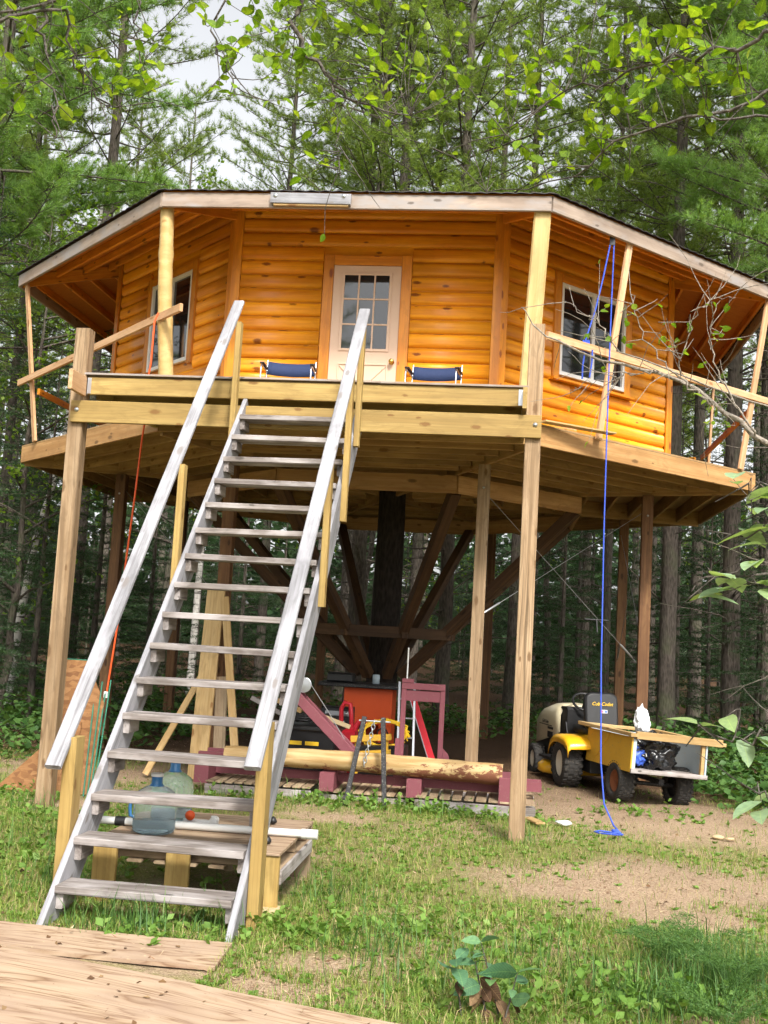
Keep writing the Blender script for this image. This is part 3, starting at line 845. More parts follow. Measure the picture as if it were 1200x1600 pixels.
def fir_meshes(name, H, seed, K=4, reach=1.5, sprays=15):
    g = np.random.default_rng(seed)
    tr = Tubes(); C = []; D = []
    tr.add(np.array([[0, 0, -.1], [.02, 0, H * .5], [0, .02, H]]), .05 * H / 6 + .015, .008, 7)
    zz = .35
    while zz < H - .1:
        u = zz / H; Lw = reach * (1 - u) ** .85 + .12
        nn = int(4 + 3 * g.random()); a0 = g.random() * 6.28
        for q in range(nn):
            a = a0 + q * 6.283 / nn + .25 * g.normal(); L = Lw * (.65 + .5 * g.random())
            c = curve((0, 0, zz + .08 * g.normal()), (np.cos(a), np.sin(a), .05 + .3 * u), L, 5, g, -.35 * (1 - u), .14)
            tr.add(c, .010, .003, 3)
            ns = max(3, int(sprays * L))
            for j in range(ns):
                f = .12 + .88 * (j + g.random()) / ns; x = f * 5; k = min(int(x), 4); p = c[k] + (c[k + 1] - c[k]) * (x - k)
                t = unit(c[k + 1] - c[k]); sd = np.cross(t, (0, 0, 1)) * (1 if j % 2 else -1)
                d = unit(t * .7 + sd * .9 + .15 * g.normal(size=3)); sl = .34 * (1.1 - .6 * f) * (.6 + .6 * g.random())
                m_ = 6
                for e in range(m_):
                    C.append(p + d * sl * e / m_); D.append(d + .2 * g.normal(size=3))
        zz += .24 + .16 * g.random()
    V, T = needles(np.array(C), unit(np.array(D)), K, .055, .0055, .75, g)
    return tr.mesh(name + '_trunk'), np_mesh(name + '_crown', V, T)
def leaf_tris(C, D, size, g):
    """simple folded leaves (4 triangles) at C pointing along D"""
    N = len(C); d = unit(D); s = unit(np.cross(d, np.array([0, 0, 1.]) + .5 * g.normal(size=(N, 3)))); n = np.cross(s, d)
    L = size * (.65 + .7 * g.random((N, 1))); wd = L * .36
    p0 = C; p1 = C + d * L * .5 + s * wd + n * L * .08; p2 = C + d * L; p3 = C + d * L * .5 - s * wd + n * L * .08; pm = C + d * L * .5
    V = np.stack([p0, p1, p2, p3, pm], 1).reshape(-1, 3)
    b = (np.arange(N) * 5)[:, None]
    T = np.concatenate([b + np.array([[0, 1, 4]]), b + np.array([[1, 2, 4]]), b + np.array([[2, 3, 4]]), b + np.array([[3, 0, 4]])])
    return V, T
def broad_meshes(name, H, r0, crown_from, reach, seed, nleaf=9, size=.085, limbs=34, twigs=9):
    g = np.random.default_rng(seed); tr = Tubes(); C = []; D = []
    z = np.linspace(-.1, H, 16); off = np.cumsum(g.normal(size=(16, 2)), 0) * .05
    pts = np.column_stack([off, z]); tr.add(pts, r0 * (1 - z / H * .92).clip(.05), 0, 9)
    for i in range(limbs):
        zz = crown_from + (H - crown_from) * (i + g.random()) / limbs
        a = g.random() * 6.283; u = (zz - crown_from) / (H - crown_from)
        L = reach * (.45 + .7 * g.random()) * (1 - .6 * u)
        p = np.array([np.interp(zz, z, pts[:, 0]), np.interp(zz, z, pts[:, 1]), zz])
        c = curve(p, (np.cos(a), np.sin(a), .35 + .4 * g.random()), L, 6, g, -.1, .3); tr.add(c, .012 + .01 * L, .004, 4)
        for j in range(twigs):
            k = g.integers(2, 7); dd = unit(c[k] - c[k - 1]) + .8 * g.normal(size=3)
            tw = curve(c[k], dd, .3 + .5 * g.random(), 4, g, -.1, .4); tr.add(tw, .004, .0015, 3)
            for _ in range(nleaf):
                x = g.random() * 3.99; e = int(x); q = tw[e] + (tw[e + 1] - tw[e]) * (x - e)
                C.append(q); D.append(unit(dd) * .5 + g.normal(size=3) * np.array([.8, .8, .45]))
    V, T = leaf_tris(np.array(C), np.array(D), size, g)
    return tr.mesh(name + '_trunk'), np_mesh(name + '_crown', V, T)

PINES = [pine_meshes('pine_a', 23, .17, 2.2, 6.8, 11, reach=3.4, tufts=23), pine_meshes('pine_b', 25, .20, 2.5, 8.8, 12, reach=3.8, tufts=23), pine_meshes('pine_c', 20, .12, 1.8, 6.2, 13, reach=3.0, tufts=23), pine_meshes('pine_d', 24, .16, 1.6, 9.8, 14, reach=3.5, tufts=23)]
FIRS = [fir_meshes('fir_a', 6.5, 21), fir_meshes('fir_b', 4.2, 22, reach=1.25), fir_meshes('fir_c', 8.5, 23, reach=1.7, sprays=13)]
BROADS = [broad_meshes('maple_a', 11, .09, 3.0, 2.6, 31), broad_meshes('maple_b', 9, .07, 1.5, 2.2, 32)]
NEAR_PINE = pine_meshes('near_pine', 17, .13, 2.0, 6.4, 41, reach=3.0, tufts=64, K=20, ln=.12, w=.0032, nb=4.5)
def tree(name, meshes, mats, loc, rot, sc, label, group=None, lean=(0, 0), cat='tree'):
    M = Matrix.Translation(loc) @ Matrix.Rotation(lean[0], 4, 'X') @ Matrix.Rotation(lean[1], 4, 'Y') @ Matrix.Rotation(rot, 4, 'Z') @ Matrix.Diagonal((sc[0], sc[0], sc[1], 1))
    r = link(name, None, None, M); tag(r, label, cat, group)
    put('trunk', meshes[0], mats[0], r, M); put('crown', meshes[1], mats[1], r, M)
    return r
PM = (M_bark, M_needle); FM = (M_bark, M_fir); BM = (M_bark, M_leaf_mid)
# pines that can be told apart in the picture: (u at eye level, distance, mesh, girth and height scale, label)
named = [
    (-14, 24, 2, .85, 1.05, 'slim dark pine trunk at the left edge beyond the roof corner'),
    (112, 23, 0, .95, 1.0, 'stout grey pine trunk rising behind the left eave of the treehouse'),
    (410, 31, 3, .8, 1.0, 'thin pine rising behind the roof left of the mounting board'),
    (556, 24.5, 1, .9, 1.0, 'rough barked pine seen under the deck left of the house trunk'),
    (592, 25.5, 0, 1.15, 1.1, 'grey forked pine rising behind the middle of the roof'),
    (648, 28, 0, .9, 1.0, 'pine seen under the deck just right of the house trunk'),
    (697, 24, 3, 1.0, 1.0, 'pine seen under the deck between the slanting braces'),
    (800, 25, 2, 1.0, 1.1, 'pine behind the right front porch post'),
    (945, 26, 2, .8, 1.1, 'slim pine rising behind the roof above the pulley'),
    (1046, 22.5, 1, .85, 1.0, 'brown pine trunk just right of the right support post'),
    (1143, 22, 0, 1.0, 1.05, 'thick dark pine trunk standing behind the trailer'),
    (1196, 24.5, 1, .95, 1.0, 'pale grey pine trunk at the right edge of the picture'),
    (1085, 27.5, 3, .95, 1.0, 'grey pine trunk behind the slanted right roof posts'),
    (1022, 30, 2, .95, 1.1, 'slim pine behind the right eave, left of the thick pines'),
]
for k, (u, d, i, s, h, lab) in enumerate(named):
    tree('pine_tree', PINES[i], PM, at(u, 950, d), k * 1.7, (s, h), lab, None)
# the birches
g_b = np.random.default_rng(5)
def birch_meshes(pts, r, seed):
    g = np.random.default_rng(seed); tr = Tubes(); pts = np.array(pts, float)
    x = np.linspace(0, len(pts) - 1, 18); P_ = np.column_stack([np.interp(x, np.arange(len(pts)), pts[:, i]) for i in range(3)])
    tr.add(P_, r, r * .35, 9)
    tw = Tubes(); C = []; D = []
    for _ in range(26):
        k = g.integers(7, 17); a = g.random() * 6.28
        c = curve(P_[k], (np.cos(a), np.sin(a), .4), .7 + 1.2 * g.random(), 5, g, -.2, .3); tw.add(c, .009, .003, 4)
        for e in range(2, 6):
            for _ in range(9): C.append(c[e] + .12 * g.normal(size=3)); D.append(g.normal(size=3) + (0, 0, -.4))
    V, T = leaf_tris(np.array(C), np.array(D), .06, g)
    return tr.mesh('birch_trunk'), tw.mesh('birch_limbs'), np_mesh('birch_crown', V, T)
def birch(loc, pts, r, seed, label):
    M = Matrix.Translation(loc); o = link('birch_tree', None, None, M); tag(o, label, 'tree')
    a, b, c = birch_meshes(pts, r, seed)
    put('trunk', a, M_birch, o, M); put('limbs', b, M_twig, o, M); put('crown', c, M_leaf_mid, o, M)
birch(at(22, 950, 21), [(0, 0, -.1), (.10, 0, 1.5), (.28, 0, 3.2), (.62, .05, 4.8), (.75, .05, 6.5), (.95, .1, 9.5)], .085, 3, 'leaning white birch trunk left of the grey porch post')
birch(at(305, 950, 29), [(0, 0, -.1), (.05, 0, 4), (-.05, 0, 8), (.1, 0, 13)], .10, 4, 'straight pale birch rising behind the roof left of the door')
# bright pines at both edges of the clearing
NM = (M_bark, M_needle_near)
tree('pine_tree', NEAR_PINE, NM, at(-70, 950, 19.0), .4, (1.15, 1.18), 'bright green young pine whose boughs hang over the left roof corner')
tree('pine_tree', NEAR_PINE, NM, at(1255, 950, 19.0), 2.6, (1.1, 1.3), 'bright long needled pine reaching in above the right roof corner')
# broadleaf trees among the pines
for k, (u, d, i, s, lab) in enumerate(((250, 27, 0, 1.1, 'leafy maple filling the gap behind the left roof'), (20, 19, 1, 1.0, 'leafy green maple behind the left end of the roof'), (860, 30, 0, 1.15, 'light green maple behind the roof right of the middle'), (560, 33, 0, 1.25, 'leafy maple behind the top of the roof'), (700, 31, 1, 1.0, 'sunlit green sapling seen through the braces under the deck'), (1110, 33, 0, 1.0, 'leafy maple deep behind the thick right hand pines'))):
    tree('maple_tree', BROADS[i], BM, at(u, 950, d), k * 2.1, (s, s), lab)
# the forest behind
gf = np.random.default_rng(77)
placed = [at(u, 950, d) for u, d, *_ in named]
def free(p, dist): return all((p - q).length > dist for q in placed)
cnt = 0
tries = 0
while cnt < 22 and tries < 4000:
    tries += 1
    u = gf.uniform(-160, 1360); d = gf.uniform(27, 56)
    p = at(u, 950, d)
    if not free(p, 1.7): continue
    if (285 < u < 440 or 785 < u < 905 or 60 < u < 110) and gf.random() < .8: continue
    placed.append(p); i = int(gf.integers(0, 4)); s = gf.uniform(.75, 1.15)
    tree('pine_tree', PINES[i], PM, p, gf.uniform(0, 6.28), (s, gf.uniform(.9, 1.15)), 'tall pine among many in the forest behind the treehouse', 'pines in the forest behind')
    cnt += 1
for u, d, i, s in ((60, 19.5, 0, 1.0), (150, 22, 2, .9), (-60, 17.5, 2, 1.0), (20, 23, 2, 1.0), (235, 24, 0, .95), (380, 27, 0, 1.0), (470, 29, 2, .8), (880, 23.5, 0, 1.0), (905, 28, 2, .9), (1060, 25.5, 0, 1.1), (1110, 24, 1, 1.2), (1195, 22, 0, 1.0), (1250, 20.5, 2, 1.0), (830, 27, 1, 1.2), (1010, 27, 1, 1.2), (310, 30, 2, .9), (540, 34, 0, 1.1), (640, 36, 2, 1.0), (760, 33, 0, 1.1), (100, 27, 2, 1.0), (970, 33, 2, 1.0), (1150, 31, 2, 1.1)):
    p = at(u, 950, d); placed.append(p)
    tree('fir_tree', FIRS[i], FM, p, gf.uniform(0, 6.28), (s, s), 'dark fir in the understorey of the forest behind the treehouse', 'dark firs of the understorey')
cnt = 0; tries = 0
while cnt < 46 and tries < 4000:
    tries += 1
    p = at(gf.uniform(-120, 1320), 950, gf.uniform(32, 62))
    if not free(p, 1.4): continue
    placed.append(p); s = gf.uniform(.9, 1.5)
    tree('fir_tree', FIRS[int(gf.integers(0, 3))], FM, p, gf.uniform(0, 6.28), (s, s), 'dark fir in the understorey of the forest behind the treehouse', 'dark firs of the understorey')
    cnt += 1
# the rest of the clearing's edge, behind and beside the camera: it shades the place and shows in the panes
for k in range(20):
    a = R(108 + k * 16.2 + gf.uniform(-4, 4)); rr_ = gf.uniform(19, 25)
    if abs(math.degrees(a) % 360 - (90 - SUN_AZ) % 360) < 24: continue
    p = Vector((-1 + rr_ * math.cos(a), 7 + rr_ * math.sin(a), -.1))
    if p.y > 6 and -.52 * p.y < p.x < .32 * p.y: continue
    tree('pine_tree', PINES[k % 4], PM, p, k * 1.3, (1, .8), 'pine on the far side of the clearing mirrored in the door panes', 'pines round the clearing')
for k in range(17):  # unseen low firs, added to keep low light from under the deck
    a = R(150 + k * 14.5 + gf.uniform(-3, 3)); rr_ = gf.uniform(14, 17.5)
    if abs(math.degrees(a) % 360 - (90 - SUN_AZ) % 360) < 20: continue  # gap left open towards the sun
    p = Vector((-1 + rr_ * math.cos(a), 5 + rr_ * math.sin(a), -.1))
    if p.y > 5 and -.55 * p.y < p.x < .36 * p.y: continue
    tree('fir_tree', FIRS[2 if k % 3 else 0], FM, p, k * 1.1, (1.3, 1.15), 'unseen dark fir added behind the camera to block low light', 'added firs round the clearing')
# where the forest closes
C = []; D = []
for _ in range(30000):
    u = gf.uniform(-500, 1700); d = gf.uniform(60, 78); p = at(u, 950, d); C.append((p.x, p.y, gf.uniform(0, 1) ** 1.5 * 10.0)); D.append(gf.normal(size=3))
V, T = leaf_tris(np.array(C), np.array(D), .75, gf)
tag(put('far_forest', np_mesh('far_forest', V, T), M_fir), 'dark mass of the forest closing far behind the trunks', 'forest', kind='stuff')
# the tree that carries the house
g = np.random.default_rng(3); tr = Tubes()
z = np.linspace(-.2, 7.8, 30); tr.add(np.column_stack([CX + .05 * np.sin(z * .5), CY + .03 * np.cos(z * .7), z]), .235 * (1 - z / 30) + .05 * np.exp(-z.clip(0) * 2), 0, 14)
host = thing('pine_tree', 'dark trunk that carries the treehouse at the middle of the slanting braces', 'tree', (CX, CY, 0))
put('trunk', tr.mesh('host_trunk'), M_shadebark, host, Matrix.Identity(4))

# ------------------------------------------------------------------ things on and about the house
M_purple = paint('faded_purple_paint', (.20, .06, .075), .6, .3, wear=(.20, .10, .09), wear_amt=.2, scale=14)
M_orange = paint('orange_cabinet_paint', (.70, .085, .01), .45)
M_yellow = paint('yellow_paint', (.58, .33, .03), .5, .4, wear=(.42, .27, .06), wear_amt=.25)
M_tyre = paint('tyre_rubber', (.035, .033, .031), .85, .25, scale=20, wear=(.10, .085, .065), wear_amt=.3)
M_cream = paint('cream_hood_paint', (.60, .53, .36), .3, .5, coat=.5)
M_trac_yellow = paint('tractor_yellow_paint', (.80, .42, .015), .3, .5, coat=.4)
M_rimcream = paint('cream_wheel_rim', (.62, .56, .44), .45)
M_rust = paint('rusty_hub', (.20, .07, .03), .8, .2)
M_darkmetal = paint('dark_steel', (.03, .03, .032), .5, .5, .6, wear=(.16, .15, .14), wear_amt=.35, scale=25)
M_greyblue = paint('grey_blue_panel', (.40, .48, .53), .65, .3, wear=(.42, .42, .40), wear_amt=.3)
M_red = paint('red_plastic', (.62, .02, .035), .4)
M_pvc = paint('white_pvc', (.74, .74, .72), .35)
M_green = paint('green_coated_rod', (.02, .16, .10), .4)
M_yellowcord = paint('yellow_cord', (.80, .50, .02), .5)
M_greenwood = wood('pallet_slat', (.40, .31, .20), (.26, .18, .11), rough=.8, grain=18, knots=.2, cracks=.3, tone=.25)
M_bluetarp = paint('blue_tarp', (.05, .12, .55), .35)
M_bagwhite = paint('white_plastic_bag', (.72, .74, .76), .35)
M_bagblack = paint('black_plastic_bag', (.010, .010, .011), .22, .6)
M_tan = paint('tan_board', (.50, .38, .22), .7)
def water_plastic():
    t = NT('clear_blue_plastic')
    b = t.bsdf((.80, .93, .98), .10, None, .5, **{'Transmission Weight': .9, 'IOR': 1.08})
    return t.m
M_jug = water_plastic()
M_jugblue = paint('blue_jug_neck', (.04, .15, .33), .3)

def director_chair(label, x, y, rot):
    t = thing('camp_chair', label, 'chair', (x, y, FZ), rot, 'navy folding chairs on the porch')
    bk = MB()
    n = 8
    for k in range(n + 1):
        u = k / n * 2 - 1
        for z in (.60, .76): bk.v.append((.285 * u, .20 + .03 * (1 - u * u) + (z - .6) * .25, z - .012 * (1 - u * u)))
    bk.f = [(2 * k, 2 * k + 2, 2 * k + 3, 2 * k + 1) for k in range(n)]; bk.sm = [True] * n
    me = bk.mesh('backrest'); o = loc_put('backrest', me, M_blue, t); sd = o.modifiers.new('thickness', 'SOLIDIFY'); sd.thickness = .012
    loc_put('seat', MB().box((-.27, -.22, .43), (.27, .20, .446), None, .004).mesh('seat'), M_blue, t)
    for s in (-1, 1):
        loc_put('frame', MB().tube([(s * .285, .16, .02), (s * .285, .17, .45), (s * .285, .205, .6), (s * .285, .245, .775)], .009, 8).mesh('frame'), M_chrome, t)
        loc_put('frame', MB().tube([(s * .285, -.22, .02), (s * .285, -.225, .56), (s * .285, -.20, .615), (s * .285, -.15, .628), (s * .285, .20, .628)], .009, 8).mesh('frame'), M_chrome, t)
        loc_put('armrest', MB().box((s * .285 - .024, -.17, .640), (s * .285 + .024, .17, .658), None, .006).mesh('armrest'), M_black, t)
        loc_put('leg', MB().tube([(s * .27, -.2, .42), (-s * .27, -.2 + .02 * s, .03)], .010, 6).mesh('leg'), M_chrome, t)
    return t
director_chair('navy folding camp chair left of the treehouse door', -2.63, 12.35, R(4))
director_chair('navy folding camp chair right of the treehouse door', -.955, 12.35, R(-5))

# pulley and blue rope
pl = thing('pulley', 'small black pulley hanging under the right eave of the roof', 'pulley', (.99, 12.42, 6.34))
loc_put('bracket', MB().box((-.03, -.012, -.05), (.03, -.006, .09)).box((-.03, .006, -.05), (.03, .012, .09)).box((-.03, -.012, .09), (.03, .012, .10)).mesh('bracket'), M_black, pl)
loc_put('wheel', MB().lathe([(.03, -.005), (.024, 0), (.03, .005)], 12, RX(90)).mesh('wheel'), M_metal, pl)
m = MB()
m.tube([(.97, 12.42, 6.32), (.90, 12.40, 5.9), (.82, 12.36, 5.5), (.715, 12.31, 5.12)], .010, 6)
for k in range(4): m.tube([(.70 + .02 * k, 12.27, 5.09), (.70 + .02 * k, 12.33, 5.15), (.70 + .02 * k, 12.38, 5.09), (.70 + .02 * k, 12.33, 5.0), (.70 + .02 * k, 12.27, 5.03)], .011, 6)
m.tube([(.72, 12.27, 5.03), (.70, 12.27, 4.85), (.70, 12.28, 4.70)], .010, 6); m.tube([(.80, 12.27, 5.03), (.80, 12.27, 4.9), (.78, 12.28, 4.72)], .010, 6)
m.tube([(1.01, 12.42, 6.32), (1.0, 12.38, 5.6), (.99, 12.30, 4.6), (.98, 12.1, 3.0), (.98, 11.85, 1.5), (.99, 11.62, .6), (1.02, 11.45, .22), (1.10, 11.25, .05), (1.14, 11.12, .015), (1.06, 11.05, .015), (.96, 11.10, .015), (.90, 11.02, .015), (.94, 10.93, .02), (1.03, 10.92, .02), (1.10, 10.90, .02), (1.16, 10.95, .02)], .0085, 6)
m.tube([(1.06, 10.92, .02), (1.10, 10.90, .045), (1.14, 10.94, .02), (1.10, 10.97, .05), (1.06, 10.93, .05)], .016, 6)
tag(put('rope', m.mesh('rope'), M_rope), 'blue rope running from the pulley past the right rail to the ground', 'rope')
m = MB().tube([(-3.99, 11.66, 5.16), (-4.02, 11.64, 5.06), (-4.03, 11.66, 4.6), (-4.10, 11.72, 4.16), (-4.15, 11.96, 3.98), (-4.17, 11.97, 3.80), (-4.19, 11.95, 3.2), (-4.24, 11.98, 2.5), (-4.29, 12.0, 1.7), (-4.35, 12.0, .97)], .011, 6)
cd = tag(put('extension_cord', m.mesh('extension_cord'), M_orange_cord), 'orange extension cord dangling from the left rail down past the deck', 'cord')
put('plug', MB().box((-4.375, 11.98, .90), (-4.335, 12.02, .97), None, .004).mesh('plug'), M_white, cd)
lb = lum('loose_board', SP(-45, 5.05, -2.0, 4.128), SP(-45, 5.20, -1.02, 4.128), .12, .02, M_fresh, None)
tag(lb, 'short loose yellow board lying on the right deck edge by the slanted stud', 'board')

# ------------------------------------------------------------------ plywood in the foreground
def sheet(name, p, nx, ny, th, lift, label):
    """a slightly warped sheet; p: the four corners"""
    p = [Vector(q) for q in p]; V = []; F = []
    o = p[0]
    ex = (p[1] - p[0]).normalized(); ez = Vector((0, 0, 1)); ey = ez.cross(ex)
    M = Matrix(((ex.x, ey.x, 0, o.x), (ex.y, ey.y, 0, o.y), (0, 0, 1, o.z), (0, 0, 0, 1))); mi = M.inverted()
    for k in (0, 1):
        for j in range(ny + 1):
            for i in range(nx + 1):
                u, v = i / nx, j / ny
                q = p[0].lerp(p[1], u).lerp(p[3].lerp(p[2], u), v)
                z = lift(u, v) + (th if k else 0)
                V.append(mi @ Vector((q.x, q.y, q.z + z)))
    n = (nx + 1) * (ny + 1)
    for j in range(ny):
        for i in range(nx):
            a = j * (nx + 1) + i; f = (a, a + 1, a + nx + 2, a + nx + 1)
            F += [tuple(reversed(f)), tuple(q + n for q in f)]
    rim = [i for i in range(nx)] ; ring = [j * 1 for j in range(nx + 1)] + [(j + 1) * (nx + 1) + nx for j in range(ny)] + [ny * (nx + 1) + nx - 1 - i for i in range(nx)] + [(ny - 1 - j) * (nx + 1) for j in range(ny)]
    for a, b in zip(ring[:-1], ring[1:]): F.append((a, b, b + n, a + n))
    ob = put(name, MB().add(V, F).mesh(name), M_ply, None, M); return tag(ob, label, 'plywood')
sheet('plywood_sheet', [(-4.6, 5.83, .02), (-1.40, 5.74, .02), (-1.42, 6.19, .02), (-4.6, 6.24, .02)], 20, 4, .02, lambda u, v: .012 * math.sin(u * 5) + .02 * u * u, 'narrow strip of weathered plywood at the foot of the stairs')
sheet('plywood_sheet', [(-4.4, 4.35, .03), (-.30, 3.55, .03), (.0, 5.05, .03), (-4.1, 5.83, .045)], 24, 12, .02, lambda u, v: .05 * math.sin(u * 3.1) * (.4 + .6 * v) + .01 * math.sin(u * 9 + v * 4), 'large warped plywood sheet lying in the bottom left corner')

# ------------------------------------------------------------------ low platform under the stairs
pf = thing('low_platform', 'low plywood topped platform on plank legs behind the lower treads', 'platform', (-1.98, 7.7, 0))
blk('platform_top', (-2.58, 7.08, .345), (-1.36, 7.70, .362), M_ply, pf); blk('platform_top', (-2.64, 7.704, .343), (-1.37, 8.38, .360), M_ply, pf)
for x in (-1.44, -2.02, -2.50):
    lum('leg', (x, 7.115, -.05), (x, 7.115, .342), .155, .04, M_treated, pf, up=(0, -1, 0)); lum('leg', (x, 8.33, -.05), (x, 8.33, .340), .14, .04, M_greenwood, pf, up=(0, -1, 0))
for y in (7.2, 7.75, 8.2): lum('rail', (-2.55, y, .295), (-1.385, y, .295), .04, .09, M_greenwood, pf)
for k in range(7): lum('slat', (-2.5 + k * .18, 7.15, .235), (-2.5 + k * .18, 8.3, .235), .10, .018, M_greenwood, pf)
lum('side_slat', (-1.365, 7.16, .20), (-1.365, 8.28, .20), .02, .09, M_tread, pf)
tag(put('brick', MB().box((-1.52, 7.02, -.02), (-1.34, 7.16, .03), None, .006).mesh('brick'), M_tan), 'tan block under the front leg of the low platform', 'brick')
def jug(label, x, y, h, r, handle):
    t = thing('water_jug', label, 'water jug', (x, y, .364))
    loc_put('bottle', MB().lathe([(r * .8, 0), (r * .96, .012), (r, .03), (r, h * .22), (r * .97, h * .25), (r, h * .28), (r, h * .56), (r * .97, h * .6), (r * .86, h * .69), (r * .55, h * .76), (r * .28, h * .80), (r * .26, h * .82)], 28).mesh('bottle'), M_jug, t)
    loc_put('neck', MB().lathe([(r * .36, h * .785), (r * .30, h * .81), (r * .26, h * .83), (r * .26, h * .94), (r * .24, h * .945)], 18).mesh('neck'), M_jugblue, t)
    loc_put('cap', MB().lathe([(r * .29, h * .946), (r * .30, h * .95), (r * .30, h * .995), (r * .27, h)], 18).mesh('cap'), M_white, t)
    loc_put('water', MB().lathe([(r * .78, .008), (r * .93, .02), (r * .965, .035), (r * .965, h * .2)], 24).mesh('water'), M_jug, t)
    if handle: loc_put('handle', MB().tube([(-r * .9, -.03, h * .60), (-r * 1.1, -.035, h * .57), (-r * 1.14, -.035, h * .4), (-r * 1.1, -.035, h * .27), (-r * .95, -.03, h * .25)], .012, 8).mesh('handle'), M_jugblue, t)
jug('front clear blue water jug with a dark handle on the low platform', -2.30, 7.45, .39, .142, True)
jug('taller clear blue water jug standing just behind the other jug', -2.30, 7.86, .45, .138, False)
pp = tag(put('pipe', MB().tube([(-2.93, 7.60, .392), (-1.30, 7.66, .392)], .026, 14).mesh('pipe'), M_pvc), 'long white plastic pipe lying across the low platform', 'pipe')
put('coupling', MB().tube([(-1.33, 7.659, .392), (-1.22, 7.663, .392)], [.033, .033], 14).mesh('coupling'), M_pvc, pp); put('coupling', MB().tube([(-2.62, 7.611, .392), (-2.55, 7.613, .392)], .033, 14).mesh('coupling'), M_black, pp)
pv = thing('pipe_valve', 'short white pipe valve with an orange knob right of the jugs', 'valve', (-2.08, 7.80, .39))
loc_put('body', MB().tube([(-.12, 0, 0), (.13, 0, 0)], .022, 10).tube([(.10, 0, 0), (.10, 0, .05)], .022, 10).tube([(.10, -.03, .02), (.10, .05, .02)], .026, 10).mesh('body'), M_pvc, pv)
loc_put('knob', MB().lathe([(.032, 0), (.034, .01), (.034, .02), (.018, .024), (.012, .03)], 12, TR(-.06, -.03, .05) @ RX(90)).mesh('knob'), M_orange_cord, pv)
for k, (x, y, sc) in enumerate(((-1.62, 8.1, .03), (-1.50, 7.35, .03))):
    tag(put('pine_cone', MB().lathe([(.003, 0), (sc * .8, sc * .3), (sc, sc * .8), (sc * .6, sc * 1.5), (.003, sc * 1.9)], 8, TR(x, y, .363)).mesh('pine_cone'), M_black), ('dark cone on the back of the low platform', 'dark cone near the front right corner of the platform')[k], 'cone')

# ------------------------------------------------------------------ leaning sheets and boards on the left
osb = MB().prism([(-.22, 0), (.26, 0), (.26, .92), (.02, 1.34), (-.22, 1.34)], .012, Matrix.Identity(4)).mesh('osb_sheet')
o1 = put('osb_sheet', osb, M_osb, None, TR(-4.34, 11.05, .0) @ RX(90 - 10) ); tag(o1, 'upright orange chipboard sheet leaning behind the left porch post', 'chipboard')
lum('green_edge', TR(-4.34, 11.05, 0) @ RX(80) @ Vector((-.22, 1.346, .006)), TR(-4.34, 11.05, 0) @ RX(80) @ Vector((.02, 1.346, .006)), .014, .012, M_green, o1)
o2 = put('osb_sheet', MB().prism([(-.45, 0), (.35, 0), (.35, .72), (.28, .76)], .012).mesh('osb_offcut'), M_osb, None, TR(-4.62, 10.98, .0) @ RX(78)); tag(o2, 'triangular chipboard offcut leaning left of the porch post', 'chipboard')
for k, (x0, x1, z1) in enumerate(((-4.12, -4.20, 1.02), (-4.08, -4.13, 1.12), (-4.05, -4.09, 1.0), (-4.02, -4.04, 1.14))):
    tag(put('plant_stake', MB().tube([(x0, 10.94, 0), (x1, 11.24, z1)], .008, 6).mesh('plant_stake'), M_green), ('leftmost of the thin green stakes leaning by the chipboard sheet', 'second thin green stake from the left by the chipboard sheet', 'third thin green stake from the left by the chipboard sheet', 'rightmost of the thin green stakes, under the hanging cord plug')[k], 'stake', 'green stakes by the chipboard')
lean = [((-3.50, 12.84, -.02), (-3.47, 13.03, 2.2), .215, .05, M_fresh, 'widest pale plank leaning upright against the post behind the stairs'), ((-3.25, 12.86, 0), (-3.33, 13.03, 1.16), .14, .04, M_greenwood, 'short dull plank leaning right of the wide pale plank'),
        ((-2.98, 12.66, 0), (-3.36, 13.02, 2.10), .09, .04, M_fresh, 'narrow pale board leaning to the left behind the stairs'), ((-4.10, 12.80, 0), (-3.58, 13.05, 1.16), .075, .04, M_fresh, 'pale stick slanting to the right left of the wide plank'),
        ((-3.62, 12.98, 0), (-3.585, 13.06, 1.1), .06, .04, M_greenwood, 'thin grey board upright behind the wide pale plank'), ((-3.36, 12.9, 0), (-3.36, 13.04, .95), .09, .03, M_brown_post, 'brown board upright beside the wide pale plank')]
for p0, p1, w, h, mt, lab in lean: tag(lum('plank', p0, p1, w, h, mt, None, up=(0, -1, 0)), lab, 'plank')

# ------------------------------------------------------------------ pallets, sawmill bed and log
def pallet(x0, x1, y0, y1, label, n, zt=.12):
    t = thing('pallet', label, 'pallet', ((x0 + x1) / 2, y0, 0), 0, 'wooden pallets under the sawmill bed')
    for y in (y0 + .03, (y0 + y1) / 2, y1 - .03): lum('stringer', (x0, y, zt / 2 - .02), (x1, y, zt / 2 - .02), .045, zt - .02, M_tread, t)
    w = (x1 - x0) / n
    for k in range(n):
        j = random.uniform(-.03, .03)
        lum('slat', (x0 + w * (k + .5), y0 + .01 + j * .5, zt), (x0 + w * (k + .5) + j * .3, y1 - .01 + j, zt + random.uniform(0, .006)), w * random.uniform(.72, .9), .018, M_greenwood, t)
    return t
pallet(-3.12, -1.98, 11.78, 12.75, 'weathered pallet behind the stairs, leftmost of the three', 11)
pallet(-1.90, -.98, 11.86, 12.7, 'dark pallet in the middle under the black log tongs', 8, .09)
pallet(-.88, .36, 11.72, 12.6, 'weathered pallet under the right end of the peeled log', 10)
sm = thing('sawmill_bed', 'faded purple metal sawmill bed with cross beams on pallets', 'sawmill', (-1.4, 12.2, 0))
for x, z1 in ((-3.17, .285), (-1.82, .29), (-.90, .285)): lum('cross_beam', (x, 11.80, z1 - .095), (x, 12.75, z1 - .095), .155, .19, M_purple, sm, c=.006)
